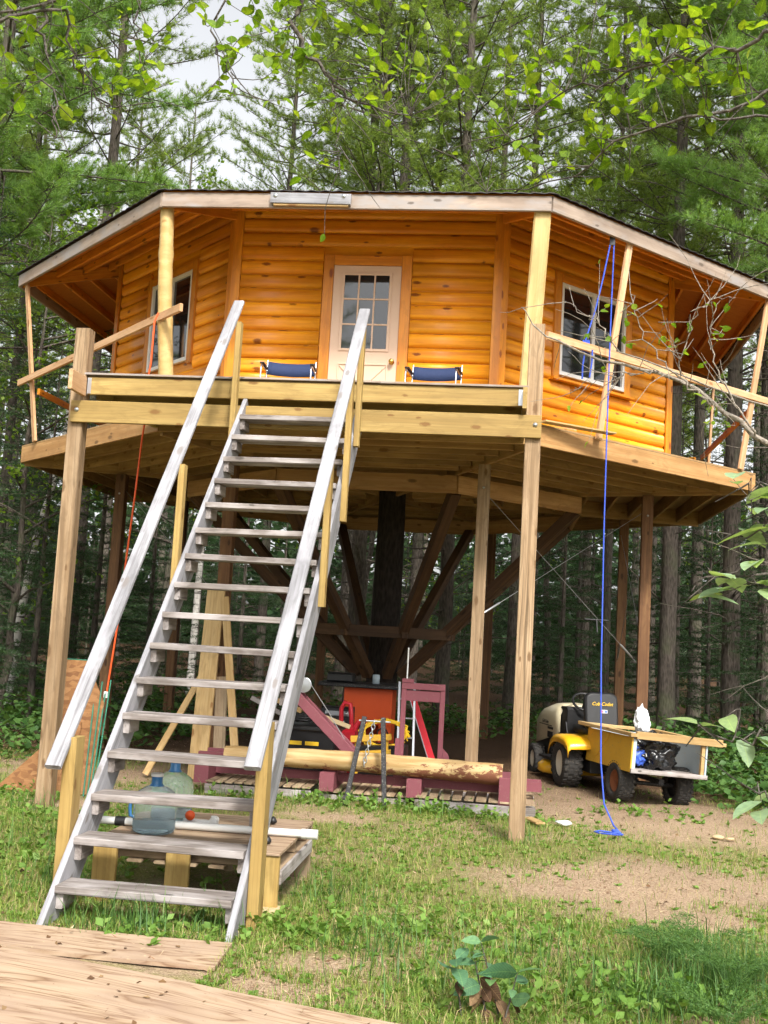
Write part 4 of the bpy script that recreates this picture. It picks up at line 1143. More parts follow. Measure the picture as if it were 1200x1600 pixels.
m = MB().box((-.02, 11.75, .06), (.10, 12.3, .37), None, .005).box((.10, 11.98, .22), (.42, 12.02, .32)).box((.10, 12.2, .22), (.42, 12.24, .32)).box((.38, 12.02, .22), (.42, 12.2, .30)); put('end_stop', m.mesh('end_stop'), M_purple, sm)
for y in (12.14, 12.52): lum('bed_rail', (-3.3, y, .335), (-.03, y, .335), .07, .10, M_purple, sm)
lum('bed_rail', (-3.2, 12.12, .215), (.0, 12.12, .215), .05, .09, M_purple, sm)
ar = thing('sawmill_arch', 'purple upright metal arch standing behind the peeled log', 'frame', (-.92, 12.62, 0))
for x in (-1.125, -.69): lum('leg', (x, 12.62, .02), (x, 12.62, 1.17), .055, .055, M_purple, ar, up=(0, -1, 0))
lum('crossbar', (-1.15, 12.62, 1.205), (-.665, 12.62, 1.205), .07, .07, M_purple, ar); lum('crossbar', (-1.097, 12.62, 1.10), (-.718, 12.62, 1.10), .03, .12, M_purple, ar)
blk('block', (-1.15, 12.58, 1.242), (-1.02, 12.66, 1.285), M_purple, ar); put('rod', MB().tube([(-1.10, 12.62, 1.285), (-1.10, 12.62, 1.63)], .008, 8).mesh('rod'), M_white, ar)
lum('foot_brace', (-1.17, 12.60, .05), (-1.17, 12.60, .62), .05, .05, M_purple, ar, up=(0, -1, 0)); put('foot_plate', MB().prism([(0, 0), (.09, 0), (.06, .10), (0, .16)], .02, TR(-.66, 12.63, .38) @ RX(90)).mesh('foot_plate'), M_purple, ar)
bm = thing('sawmill_boom', 'slanting purple twin boom with a grey pulley wheel at its top', 'boom', (-1.64, 12.55, .3))
for y in (12.42, 12.62): lum('arm', (-1.58, y, .36), (-2.36, y, 1.07), .05, .11, M_purple, bm, c=.006)
put('wheel', MB().lathe([(.015, -.03), (.085, -.025), (.085, -.018), (.068, -.008), (.068, .008), (.085, .018), (.085, .025), (.015, .03)], 24, TR(-2.25, 12.50, 1.15) @ RX(90), False).mesh('wheel'), M_metal, bm)
put('cable', MB().tube([(-2.19, 12.52, 1.18), (-1.95, 12.52, .86), (-1.72, 12.52, .52)], .005, 5).mesh('cable'), M_cable, bm)
lg = MB(); pts = []; rad = []
for k in range(26):
    u = k / 25; pts.append((-2.95 + 2.96 * u, 11.93 - .03 * u, .385 + .02 * math.sin(u * 4) + .012 * u)); rad.append(.098 + .012 * u + .003 * math.sin(k * 1.9))
t = NT('half_peeled_log'); v = t.coords(rand=False); sx = t.node('ShaderNodeSeparateXYZ'); t.l.new(v, sx.inputs[0])
g1 = t.noise(t.scaled(v, (1.2, 14, 14)), 1.0, 5); base = t.ramp(g1, [(.42, (.33, .21, .085)), (.6, (.50, .355, .18))])
patch = t.math('ADD', t.math('MULTIPLY', t.noise(t.scaled(v, (5, 9, 9)), 2.0, 6, .7), 1.0), t.math('ADD', t.math('MULTIPLY', t.math('ADD', sx.outputs[0], 1.1), .10), t.math('MULTIPLY', t.math('SUBTRACT', .40, sx.outputs[2]), 1.3)))
base = t.mix(t.ramp(patch, [(.54, (0, 0, 0)), (.60, (1, 1, 1))]), base, (.17, .065, .035))
t.bsdf(base, .7, t.bump(patch, .4, .01), .2)
tag(put('log', lg.tube(pts, rad, 18).mesh('log'), t.m), 'long peeled log with bark left near its right end', 'log')
tg = thing('log_tongs', 'black steel log tongs with a hanging chain propped before the log', 'tongs', (-1.36, 11.6, 0))
lum('arm', (-1.575, 11.50, -.02), (-1.445, 11.72, .90), .05, .03, M_darkmetal, tg, up=(0, -1, 0)); lum('arm', (-1.165, 11.50, .0), (-1.25, 11.72, .90), .05, .03, M_darkmetal, tg, up=(0, -1, 0))
put('pin', MB().tube([(-1.50, 11.71, .86), (-1.17, 11.71, .86)], .009, 8).mesh('pin'), M_metal, tg)
def torus(r1, r2, sx=1.0, n=12, k=6):
    mb = MB(); V = []; F = []
    for i in range(n):
        a = 2 * math.pi * i / n
        for j in range(k):
            b = 2 * math.pi * j / k; V.append(((r1 + r2 * math.cos(b)) * math.cos(a) * sx, (r1 + r2 * math.cos(b)) * math.sin(a), r2 * math.sin(b)))
    for i in range(n):
        for j in range(k): F.append((i * k + j, ((i + 1) % n) * k + j, ((i + 1) % n) * k + (j + 1) % k, i * k + (j + 1) % k))
    return mb.add(V, F, None, True)
link_me = torus(.018, .005, 1.6, 10, 5).mesh('chain_link')
for k in range(11): put('chain_link', link_me, M_metal, tg, TR(-1.34 - .008 * k, 11.705, .845 - .043 * k) @ RZ(90 * (k % 2)) @ RY(90))

# ------------------------------------------------------------------ tools under the deck
tt = thing('storage_tote', 'black plastic tote with yellow tabs behind the peeled log', 'tote', (-2.35, 13.3, 0))
tp = MB(); V = [(-.36, -.22, .02), (.36, -.22, .02), (.36, .22, .02), (-.36, .22, .02), (-.42, -.27, .62), (.42, -.27, .62), (.42, .27, .62), (-.42, .27, .62)]
loc_put('bin', tp.add(V, [(0, 3, 2, 1), (0, 1, 5, 4), (1, 2, 6, 5), (2, 3, 7, 6), (3, 0, 4, 7), (4, 5, 6, 7)]).mesh('bin'), M_black, tt)
loc_put('rim', MB().box((-.45, -.30, .60), (.45, .30, .65), None, .01).mesh('rim'), M_black, tt)
for x in (-.14, .06): loc_put('tab', MB().box((x, -.262, .43), (x + .16, -.252, .475)).mesh('tab'), M_yellowcord, tt)
m = MB(); rr = random.Random(4)
for k in range(22):
    a = rr.random() * 6.28; m.tube([(-2.35 + .34 * math.cos(a + j * .9) * rr.uniform(.4, 1), 13.22 + .2 * math.sin(a + j * .9) * rr.uniform(.5, 1), .67 + .12 * rr.random()) for j in range(5)], .010, 5)
tag(put('black_hose', m.mesh('black_hose'), M_black), 'tangled black hose piled on the black tote', 'hose')
for k, (p0, p1, mt, lab) in enumerate((((-3.0, 13.2, .93), (-2.55, 13.25, .72), M_tread, 'grey offcut sticking out over the black tote'), ((-2.86, 13.3, .97), (-2.40, 13.3, .80), M_fresh, 'pale offcut lying on top of the black tote'), ((-2.20, 13.1, .80), (-1.80, 13.2, .66), M_tan, 'tan offcut on the right of the black tote'))):
    tag(lum('offcut', p0, p1, .10, .05, mt, None), lab, 'offcut')
rd = thing('job_radio', 'black radio with a grey front panel beside the orange cabinet', 'radio', (-2.10, 14.25, .52))
loc_put('case', MB().box((-.20, -.11, 0), (.20, .11, .30), None, .02).mesh('case'), M_black, rd); loc_put('front_panel', MB().box((-.15, -.118, .19), (.17, -.11, .25), None, .004).mesh('front_panel'), M_metal, rd)
loc_put('dial', MB().lathe([(.025, 0), (.022, .02)], 12, TR(.12, -.118, .22) @ RX(90)).mesh('dial'), M_chrome, rd); loc_put('badge', MB().box((-.06, -.114, .09), (.10, -.11, .13)).mesh('badge'), M_white, rd)
tag(put('tool_case', MB().box((-2.36, 14.08, .02), (-1.84, 14.48, .515), None, .03).mesh('tool_case'), M_black), 'black tool case under the radio', 'tool case')
jc = thing('fuel_can', 'bright red plastic can with a tall loop handle', 'can', (-1.93, 13.95, 0))
loc_put('body', MB().box((-.09, -.13, .02), (.12, .13, .58), None, .04).mesh('body'), M_red, jc); loc_put('handle', MB().tube([(-.07, -.05, .55), (-.08, -.05, .82), (-.04, -.05, .90), (.03, -.05, .88), (.05, -.05, .72), (.06, -.05, .58)], .028, 8).mesh('handle'), M_red, jc); loc_put('spout', MB().tube([(.08, -.05, .55), (.15, -.05, .68)], [.04, .03], 8).mesh('spout'), M_red, jc)
oc = thing('saw_cabinet', 'orange metal saw cabinet with a dark work top under the house trunk', 'cabinet', (-1.86, 15.4, 0))
loc_put('cabinet', MB().box((-.34, 0, .52), (.33, .55, 1.02), None, .01).box((-.34, 0, .02), (-.28, .55, .52)).box((.16, 0, .02), (.33, .55, .52)).box((-.34, .5, .02), (.33, .55, .52)).mesh('cabinet'), M_orange, oc)
loc_put('work_top', MB().box((-.68, -.18, 1.022), (.70, .65, 1.075), None, .01).mesh('work_top'), M_darkmetal, oc); loc_put('handwheel', torus(.07, .01).mesh('handwheel'), M_black, oc, TR(.22, -.03, .42) @ RX(90))
tag(put('paint_can', MB().lathe([(.05, 0), (.05, .12), (.045, .125)], 14, TR(-1.78, 15.5, 1.077)).mesh('paint_can'), M_greyblue), 'small pale blue can on the dark work top', 'can')
tag(put('tool_box', MB().box((-2.45, 15.4, 1.077), (-2.1, 15.7, 1.20), None, .02).mesh('tool_box'), M_black), 'black box on the left of the dark work top', 'box')
m = MB(); rr = random.Random(9)
for k in range(16):
    a = rr.uniform(-.4, .4); m.tube([(-1.42 + .30 * math.cos(a + j * .78) * rr.uniform(.8, 1.05), 13.6 + .10 * math.sin(a + j), .55 + .16 * math.sin(a + j * .78) + .04 * rr.random()) for j in range(8)], .009, 5)
tag(put('cord_coil', m.mesh('yellow_cord'), M_yellowcord), 'coiled yellow extension cord behind the log tongs', 'cord')
lum_y = thing('yellow_ramp', 'pair of yellow steel bars lying behind the log tongs', 'ramp', (-1.5, 13.0, .3))
for z in (.38, .56): lum('bar', (-1.75, 13.0, z - .02), (-1.28, 13.05, z + .03), .08, .07, M_yellow, lum_y)
lum('support', (-1.68, 13.04, 0), (-1.68, 13.04, .55), .05, .05, M_yellow, lum_y, up=(0, -1, 0)); lum('support', (-1.34, 13.06, 0), (-1.34, 13.06, .57), .05, .05, M_yellow, lum_y, up=(0, -1, 0))
tag(put('crate', MB().box((-1.78, 13.35, .01), (-1.15, 13.85, .44), None, .02).mesh('crate'), M_black), 'low black crate carrying the yellow cord', 'crate')
ld = thing('step_ladder', 'grey folded step ladder leaning behind the purple arch', 'ladder', (-1.2, 14.6, 0))
for x in (-1.32, -1.12): lum('rail', (x, 14.4, 0), (x - .06, 14.75, 1.15), .03, .05, M_metal, ld, up=(0, -1, 0))
for k in range(4): lum('rung', (-1.325 - .012 * k, 14.46 + .075 * k, .22 + .24 * k), (-1.135 - .012 * k, 14.46 + .075 * k, .22 + .24 * k), .06, .02, M_metal, ld)
sp = thing('red_level', 'long red level slanting behind the purple arch', 'level', (-.97, 15, 0)); lum('body', (-.86, 14.9, .0), (-1.24, 15.1, .98), .09, .03, M_red, sp, up=(0, -1, 0)); lum('edge', (-.905, 14.88, .0), (-1.285, 15.08, .98), .012, .04, M_metal, sp, up=(0, -1, 0))

# ------------------------------------------------------------------ lawn tractor
def tyre(r, w, lugs):
    m = MB(); n = 32
    prof = [(r * .56, -w * .36), (r * .62, -w * .46), (r * .80, -w * .5), (r * .93, -w * .44), (r * .98, -w * .3), (r * .985, 0), (r * .98, w * .3), (r * .93, w * .44), (r * .80, w * .5), (r * .62, w * .46), (r * .56, w * .36)]
    m.lathe(prof, n, RY(90), True, False)
    for k in range(lugs):
        for q, off in enumerate((-.36, -.12, .12, .36)):
            a = 2 * math.pi * (k + .5 * (q % 2)) / lugs
            M = RX(math.degrees(a)) @ TR(off * w, 0, r * .975)
            m.box((-w * .10, -r * .07, 0), (w * .10, r * .07, r * .035), M)
    return m.mesh('tyre')
def wheel(parent, x, y, r, w, rim_mat, lugs, side):
    wm = part_empty('wheel', parent, W[parent.name] @ TR(x, y, r))
    loc_put('tyre', tyre(r, w, lugs), M_tyre, wm)
    loc_put('rim', MB().lathe([(r * .57, -w * .30), (r * .57, w * .34), (r * .52, w * .36), (r * .48, w * .22), (r * .30, w * .12), (r * .16, w * .12), (r * .15, w * .20), (r * .05, w * .21)], 24, RY(90 * side)).mesh('rim'), rim_mat, wm)
    return wm
def text_mesh(txt, size, shear=0.0):
    c = bpy.data.curves.new('lettering', 'FONT'); c.body = txt; c.size = size; c.extrude = .001; c.shear = shear; c.align_x = 'CENTER'; c.align_y = 'CENTER'; c.resolution_u = 3
    o = bpy.data.objects.new('lettering_tmp', c); COL.objects.link(o)
    dg = bpy.context.evaluated_depsgraph_get(); me = bpy.data.meshes.new_from_object(o.evaluated_get(dg))
    bpy.data.objects.remove(o, do_unlink=True); return me
tr_ = thing('lawn_tractor', 'cream and yellow lawn tractor with a black seat parked beyond the right porch post', 'lawn tractor', (1.16, 14.50, 0), R(15.5))
for s in (-1, 1):
    wheel(tr_, s * .37, 0, .29, .25, M_rimcream, 22, s); wheel(tr_, s * .36, 1.30, .20, .16, M_rimcream, 18, s)
def shell(sec, name, mat, thick=.012):
    """sections: list of (y, [(x, z)...]) lofted"""
    m = MB(); n = len(sec[0][1])
    for y, pr in sec: m.v += [(x, y, z) for x, z in pr]
    for i in range(len(sec) - 1):
        for k in range(n - 1): m.f.append((i * n + k, i * n + k + 1, (i + 1) * n + k + 1, (i + 1) * n + k))
    m.sm = [True] * len(m.f)
    o = loc_put(name, m.mesh(name), mat, tr_); md = o.modifiers.new('thickness', 'SOLIDIFY'); md.thickness = thick
    return o
def arch(hw, top, bot, cr):     # hood section
    return [(-hw, bot), (-hw, top - cr), (-hw + cr * .3, top - cr * .3), (-hw + cr, top), (0, top + .015), (hw - cr, top), (hw - cr * .3, top - cr * .3), (hw, top - cr), (hw, bot)]
shell([(.60, arch(.28, .95, .62, .11)), (.75, arch(.30, .985, .56, .12)), (1.05, arch(.305, .97, .50, .13)), (1.35, arch(.30, .91, .44, .13)), (1.60, arch(.28, .82, .40, .12)), (1.72, arch(.24, .70, .40, .10)), (1.75, arch(.20, .62, .42, .07))], 'hood', M_cream)
shell([(1.742, [(-.19, .44), (-.19, .60), (.19, .60), (.19, .44)]), (1.762, [(-.17, .45), (-.17, .58), (.17, .58), (.17, .45)])], 'grille', M_black)
for s in (-1, 1): loc_put('hood_vent', MB().box((s * .303, .80, .52), (s * .309, 1.02, .60)).box((s * .303, .80, .63), (s * .309, 1.02, .66)).mesh('hood_vent'), M_black, tr_)
loc_put('engine_bay', MB().box((-.265, .58, .32), (.265, 1.60, .62), None, .01).mesh('engine_bay'), M_black, tr_)
loc_put('dashboard', MB().box((-.25, .38, .30), (.25, .66, .96), None, .03).mesh('dashboard'), M_black, tr_)
loc_put('steering_column', MB().tube([(0, .55, .88), (0, .42, 1.02)], .03, 10).mesh('steering_column'), M_black, tr_)
sw = loc_put('steering_wheel', torus(.17, .016, 1.0, 24, 8).mesh('steering_wheel'), M_black, tr_, TR(0, .42, 1.03) @ RX(38))
loc_put('spoke', MB().tube([(-.16, .42, 1.03), (.16, .42, 1.03)], .012, 6).tube([(0, .42, 1.03), (0, .29, .93)], .012, 6).mesh('spoke'), M_black, sw)
# yellow fender pan over the rear wheels
sec = []
for y, z in ((-.42, .50), (-.38, .58), (-.24, .635), (0, .65), (.20, .63), (.32, .57), (.38, .46)):
    sec.append((y, [(-.50, z - .10), (-.495, z - .03), (-.46, z), (-.24, z + .005), (-.22, z + .01), (0, z + .01), (.22, z + .01), (.24, z + .005), (.46, z), (.495, z - .03), (.50, z - .10)]))
shell(sec, 'fender', M_trac_yellow, .01)
loc_put('rear_panel', MB().box((-.21, -.42, .22), (.21, -.40, .52), None, .01).mesh('rear_panel'), M_black, tr_)
loc_put('chassis', MB().box((-.20, -.38, .22), (.20, 1.45, .34), None, .01).mesh('chassis'), M_black, tr_)
loc_put('footboard', MB().box((-.47, .34, .28), (.47, .85, .31), None, .006).mesh('footboard'), M_black, tr_)
loc_put('hitch', MB().box((-.05, -.58, .24), (.05, -.38, .25)).box((-.02, -.56, .25), (.02, -.52, .30)).mesh('hitch'), M_darkmetal, tr_)
loc_put('axle', MB().tube([(-.34, 0, .29), (.34, 0, .29)], .04, 8).tube([(-.34, 1.30, .20), (.34, 1.30, .20)], .03, 8).mesh('axle'), M_darkmetal, tr_)
md = MB().lathe([(.34, 0), (.36, .02), (.36, .10), (.30, .15), (.10, .17)], 24, TR(-.16, .66, .10)).lathe([(.34, 0), (.36, .02), (.36, .10), (.30, .15), (.10, .17)], 24, TR(.16, .66, .102))
loc_put('mower_deck', md.mesh('mower_deck'), M_trac_yellow, tr_)
def pad(hw, d, h, r=.06, M=None):
    pts = []
    for sx, sy, a0 in ((1, 1, 0), (-1, 1, 90), (-1, -1, 180), (1, -1, 270)):
        for k in range(4):
            a = R(a0 + 30 * k); pts.append((sx * (hw - r) + r * math.cos(a), sy * (d - r) + r * math.sin(a)))
    m = MB(); n = len(pts)
    for z, s in ((0, .9), (h * .2, 1), (h * .75, 1), (h, .88)): m.v += [(x * s, y * s, z) for x, y in pts]
    for i in range(3): m.f += [(i * n + k, i * n + (k + 1) % n, (i + 1) * n + (k + 1) % n, (i + 1) * n + k) for k in range(n)]
    m.f += [tuple(reversed(range(n))), tuple(range(3 * n, 4 * n))]; m.sm = [True] * (len(m.f) - 2) + [False] * 2
    if M is not None: m.v = [tuple(M @ Vector(p)) for p in m.v]
    return m
seat = loc_put('seat', pad(.22, .23, .11, .08, TR(0, .06, .665)).mesh('seat'), M_black, tr_)
loc_put('backrest', pad(.215, .235, .10, .09, TR(0, -.10, .945) @ RX(80) ).mesh('backrest'), M_black, seat)
backM = TR(0, -.205, .97) @ RX(80)
loc_put('lettering', text_mesh('Cub Cadet', .062, .35), M_yellowcord, seat, TR(0, -.193, 1.05) @ RX(80) )
st = loc_put('sticker', MB().box((-.035, -.02, 0), (.055, .02, .002)).mesh('sticker'), M_white, seat, TR(.01, -.2085, .96) @ RX(80))
loc_put('sticker_print', MB().box((-.030, -.015, .0022), (-.004, .015, .003)).mesh('sticker_print'), M_red, seat, TR(.01, -.2085, .96) @ RX(80))
loc_put('sticker_print', MB().box((.022, -.015, .0022), (.050, .015, .003)).mesh('sticker_print'), M_bluetarp, seat, TR(.01, -.2085, .96) @ RX(80))
loc_put('lettering', text_mesh('Cub Cadet', .062, .35), M_black, tr_, TR(-.312, 1.12, .72) @ RZ(-90) @ RX(90) @ RX(0))
loc_put('hood_stripe', MB().box((-.313, .84, .672), (-.307, 1.38, .682)).mesh('hood_stripe'), M_black, tr_)
loc_put('lever', MB().tube([(-.30, .22, .64), (-.31, .26, .78)], .012, 6).mesh('lever'), M_black, tr_)

# ------------------------------------------------------------------ garden trailer
TRZ = 20
tl = thing('garden_trailer', 'wooden garden trailer with yellow sides hitched behind the lawn tractor', 'trailer', (1.70, 13.55, -.02), R(TRZ), ry=R(3.5))
for s in (-1, 1): wheel(tl, s * .37, 0, .225, .19, M_rust if s < 0 else M_darkmetal, 24, s)
loc_put('axle', MB().tube([(-.3, 0, .225), (.3, 0, .225)], .025, 8).box((-.03, -.3, .26), (.03, 1.25, .31)).mesh('axle'), M_darkmetal, tl)
loc_put('floor', MB().box((-.43, -.40, .385), (.47, .80, .41), None, .004).mesh('floor'), M_tread, tl)
loc_put('side_panel', MB().box((-.455, -.40, .37), (-.435, .80, .76), None, .003).mesh('side_panel'), M_yellow, tl)
loc_put('side_panel', MB().box((.475, -.40, .37), (.495, .80, .76), None, .003).mesh('side_panel'), M_greyblue, tl)
loc_put('front_panel', MB().box((-.43, .78, .41), (.47, .80, .76), None, .003).mesh('front_panel'), M_greyblue, tl)
loc_put('corner_post', MB().box((-.435, -.40, .41), (-.395, -.36, .74), None, .003).mesh('corner_post'), M_greyblue, tl)
loc_put('corner_post', MB().box((.425, -.40, .41), (.465, -.36, .74), None, .003).mesh('corner_post'), M_fresh, tl)
loc_put('sill', MB().box((-.455, -.43, .365), (.50, -.405, .415), None, .003).mesh('sill'), M_tread, tl)
def tlum(name, p0, p1, w, h, mat): 
    Wm = W[tl.name]; lum(name, Wm @ Vector(p0), Wm @ Vector(p1), w, h, mat, tl, up=(Wm.to_3x3() @ Vector((0, 0, 1))))
tlum('top_rail', (-.46, -.46, .79), (-.49, .95, .80), .09, .04, M_fresh); tlum('top_rail', (.50, -.38, .785), (.48, .95, .80), .09, .04, M_fresh)
tlum('top_rail', (-.42, -.42, .79), (.66, -.42, .79), .04, .085, M_fresh); tlum('top_rail', (-.15, -.37, .782), (.72, -.37, .775), .085, .04, M_fresh); tlum('top_rail', (-.44, .85, .80), (.46, .85, .80), .085, .04, M_fresh)
tlum('panel_brace', (-.46, .55, .44), (-.46, .20, .74), .012, .05, M_yellow)
def crumple(rx, ry, rz, seed, amp, sub=4):
    bm = bmesh.new(); bmesh.ops.create_icosphere(bm, subdivisions=sub, radius=1)
    for v in bm.verts:
        n = mnoise.noise(v.co * 2.1 + Vector((seed, 0, 0))) + .6 * mnoise.noise(v.co * 5.3 + Vector((0, seed, 0))) + .18 * abs(mnoise.noise(v.co * 9 + Vector((0, 0, seed))))
        s = 1 + amp * n
        v.co = Vector((v.co.x * rx * s, v.co.y * ry * s, max(v.co.z, -.75) * rz * s))
    me = bpy.data.meshes.new('bag'); bm.to_mesh(me); bm.free()
    for p in me.polygons: p.use_smooth = True
    return me
Wm = W[tl.name]
tag(put('black_bag', crumple(.30, .24, .22, 3, .4, 5), M_bagblack, None, Wm @ TR(-.08, -.10, .58)), 'crumpled black plastic bag lying in the trailer', 'bag')
tag(put('white_bag', crumple(.085, .08, .18, 8.3, .30, 5), M_bagwhite, None, Wm @ TR(-.10, .10, .92) @ RY(-8)), 'white plastic bag standing on top of the trailer load', 'bag')
tag(put('blue_tarp', crumple(.10, .10, .10, 12, .4), M_bluetarp, None, Wm @ TR(-.28, -.20, .53)), 'bit of blue tarp beside the black bag in the trailer', 'tarp')
# small litter on the open ground
for k, (u, v, s, lab) in enumerate(((1122, 1308, .05, 'pale flat stone on the bare ground at the right'), (1140, 1311, .035, 'small whitish stone beside the pale flat stone'), (880, 1286, .06, 'flat white stone near the right porch post'))):
    q = FW + RT * ((u - 600) / FPX) - UP * ((v - 800) / FPX); q = CAM + q * (-CAM.z / q.z)
    tag(put('stone', crumple(s * 1.3, s, s * .45, 20 + k, .4, 2), M_bagwhite if k == 2 else M_tan, None, TR(q.x, q.y, .0)), lab, 'stone')
tag(lum('wood_scrap', (.28, 11.55, .02), (.40, 11.25, .02), .10, .02, M_fresh, None), 'yellow wood offcut at the right end of the pallet', 'offcut')

# ------------------------------------------------------------------ grass, weeds and litter
M_grass = leafmat('grass_blades', (.10, .19, .028), (.18, .28, .045), (.33, .36, .09), .35)
M_tallgrass = leafmat('tall_grass', (.05, .12, .03), (.09, .19, .045), (.14, .25, .06), .35)
M_weed = leafmat('weed_leaves', (.10, .20, .03), (.16, .29, .05), (.24, .36, .09), .35)
M_under = leafmat('undergrowth_leaves', (.035, .09, .02), (.07, .15, .035), (.11, .2, .05), .35)
M_litter = leafmat('dry_litter', (.16, .08, .045), (.34, .21, .12), (.55, .42, .26), .0, .9)
M_drygrass = leafmat('dry_grass', (.42, .33, .17), (.50, .40, .20), (.36, .26, .13), .2)
gg = np.random.default_rng(2024)
def gh(X, Y): return np.array([ground_h(a, b) for a, b in zip(X, Y)])
def density(X, Y):
    n = np.array([mnoise.noise(Vector((a * .9, b * .9, 3.3))) + .7 * mnoise.noise(Vector((a * 2.6, b * 2.6, 9.1))) for a, b in zip(X, Y)])
    d = .84 + .8 * n
    for x, y, sx, sy in BARE: d -= 1.2 * np.exp(-(((X - x) / sx) ** 2 + ((Y - y) / sy) ** 2))
    d = np.where(Y > 13.2, d - .25 * (Y - 13.2), d)
    d = np.where((X < -2.7) & (Y < 11) & (Y > 6.4), d + .3, d)
    on_ply = ((Y < 6.2) & (X < -1.42)) | ((X < .0) & (Y < 5.72 - (X + 4.1) * .19) & (Y > 3))
    plat = (X > -2.6) & (X < -1.38) & (Y > 7.1) & (Y < 8.35)
    return np.where(on_ply | plat, -1, np.clip(d, 0, 1))
def scatter(n, y0=4.9, y1=14.5, extra=0.0):
    Y = y0 + (y1 - y0) * gg.random(n) ** 1.35; X = -.47 * Y + gg.random(n) * (.73 * Y)
    k = gg.random(n) < density(X, Y) + extra
    return X[k], Y[k]
def blades(X, Y, hmin, hmax, w, lean=.5):
    N = len(X); Z = gh(X, Y)
    h = hmin + (hmax - hmin) * gg.random(N) ** 2.2; a = gg.random(N) * 6.283; l = lean * (.25 + gg.random(N))
    dx, dy = np.cos(a), np.sin(a); sx, sy = -dy, dx
    b = np.stack([X, Y, Z - .005], 1); D = np.stack([dx, dy, 0 * dx], 1); S = np.stack([sx, sy, 0 * sx], 1); U = np.array([0, 0, 1.])
    ww = w * (.6 + .8 * gg.random((N, 1)))
    m = b + D * (h * l * .35)[:, None] + U * (h * .6)[:, None]; t = b + D * (h * l)[:, None] + U * (h * (1 - .25 * l))[:, None]
    V = np.stack([b - S * ww, b + S * ww, m + S * ww * .8, m - S * ww * .8, t], 1).reshape(-1, 3)
    i = (np.arange(N) * 5)[:, None]
    return V, np.concatenate([i + [[0, 1, 2]], i + [[0, 2, 3]], i + [[3, 2, 4]]])
X, Y = scatter(190000, extra=.05)
V, T = blades(X, Y, .018, .105, .0018, 1.0)
tag(put('grass', np_mesh('grass', V, T), M_grass), 'short thin green grass growing over the clearing', 'grass', kind='stuff')
X, Y = scatter(16000, extra=.15)
V, T = blades(X, Y, .02, .13, .0018, 1.3)
tag(put('dry_grass', np_mesh('dry_grass', V, T), M_drygrass), 'dry straw coloured grass among the green', 'grass', kind='stuff')
# tall tufts: the foot of the stairs, the lower right corner, the edges
P_ = []
for x, y, s, n in ((-2.02, 6.42, .10, 260), (-2.25, 6.40, .12, 120), (-1.62, 6.5, .10, 90), (1.05, 6.15, .16, 500), (1.3, 6.5, .2, 500), (.80, 5.95, .15, 300), (1.25, 7.0, .2, 260), (-2.9, 7.4, .2, 160), (-3.4, 8.6, .25, 160), (-.75, 6.5, .25, 160), (-.2, 6.2, .3, 240), (.35, 6.4, .3, 260), (-1.15, 7.6, .2, 160), (-1.55, 11.6, .3, 110), (-.6, 11.6, .3, 110), (-2.6, 11.6, .3, 70), (.15, 10.2, .12, 60), (-4.2, 10.1, .2, 110)):
    P_.append(np.stack([x + s * gg.normal(size=n), y + s * gg.normal(size=n)], 1))
P_ = np.concatenate(P_); V, T = blades(P_[:, 0], P_[:, 1], .06, .30, .0028, .7)
tag(put('tall_grass', np_mesh('tall_grass', V, T), M_tallgrass), 'taller grass tufts at the stairs and in the lower right corner', 'grass', kind='stuff')
# rosettes of broad weeds
X, Y = scatter(6500, extra=.04); Z = gh(X, Y)
C = []; D = []
for x, y, z in zip(X, Y, Z):
    n = gg.integers(4, 8); a0 = gg.random() * 6.28
    for k in range(n):
        a = a0 + 6.28 * k / n + .3 * gg.normal(); C.append((x, y, z)); D.append((np.cos(a), np.sin(a), .25 + .5 * gg.random()))
V, T = leaf_tris(np.array(C), np.array(D), .034, gg)
tag(put('weeds', np_mesh('weeds', V, T), M_weed), 'low broad leaved weeds scattered through the grass', 'weeds', kind='stuff')
C = []; D = []
for x, y, s, n, h in ((-1.6, 11.55, .35, 60, .16), (-.7, 11.55, .35, 70, .16), (-2.5, 11.6, .4, 40, .14), (-.1, 11.5, .2, 20, .12), (-4.7, 10.6, .5, 60, .15), (-1.9, 6.35, .25, 30, .12), (-1.2, 6.7, .25, 50, .12), (.3, 5.9, .35, 70, .15), (.9, 6.0, .3, 60, .2), (-.3, 7.0, .4, 60, .10), (-3.3, 8.2, .7, 120, .10), (1.5, 12.6, .6, 40, .12), (-3.6, 9.6, .6, 90, .12)):
    for _ in range(n):
        x0, y0 = x + s * gg.normal(), y + s * .5 * gg.normal(); zz = ground_h(x0, y0); hh = h * gg.random()
        for k in range(5):
            a = gg.random() * 6.28; C.append((x0, y0, zz + hh * k / 5)); D.append((np.cos(a), np.sin(a), .3 + .6 * gg.random()))
V, T = leaf_tris(np.array(C), np.array(D), .055, gg)
tag(put('tall_weeds', np_mesh('tall_weeds', V, T), M_weed), 'taller leafy weeds along the pallets, the platform and the foreground', 'weeds', kind='stuff')
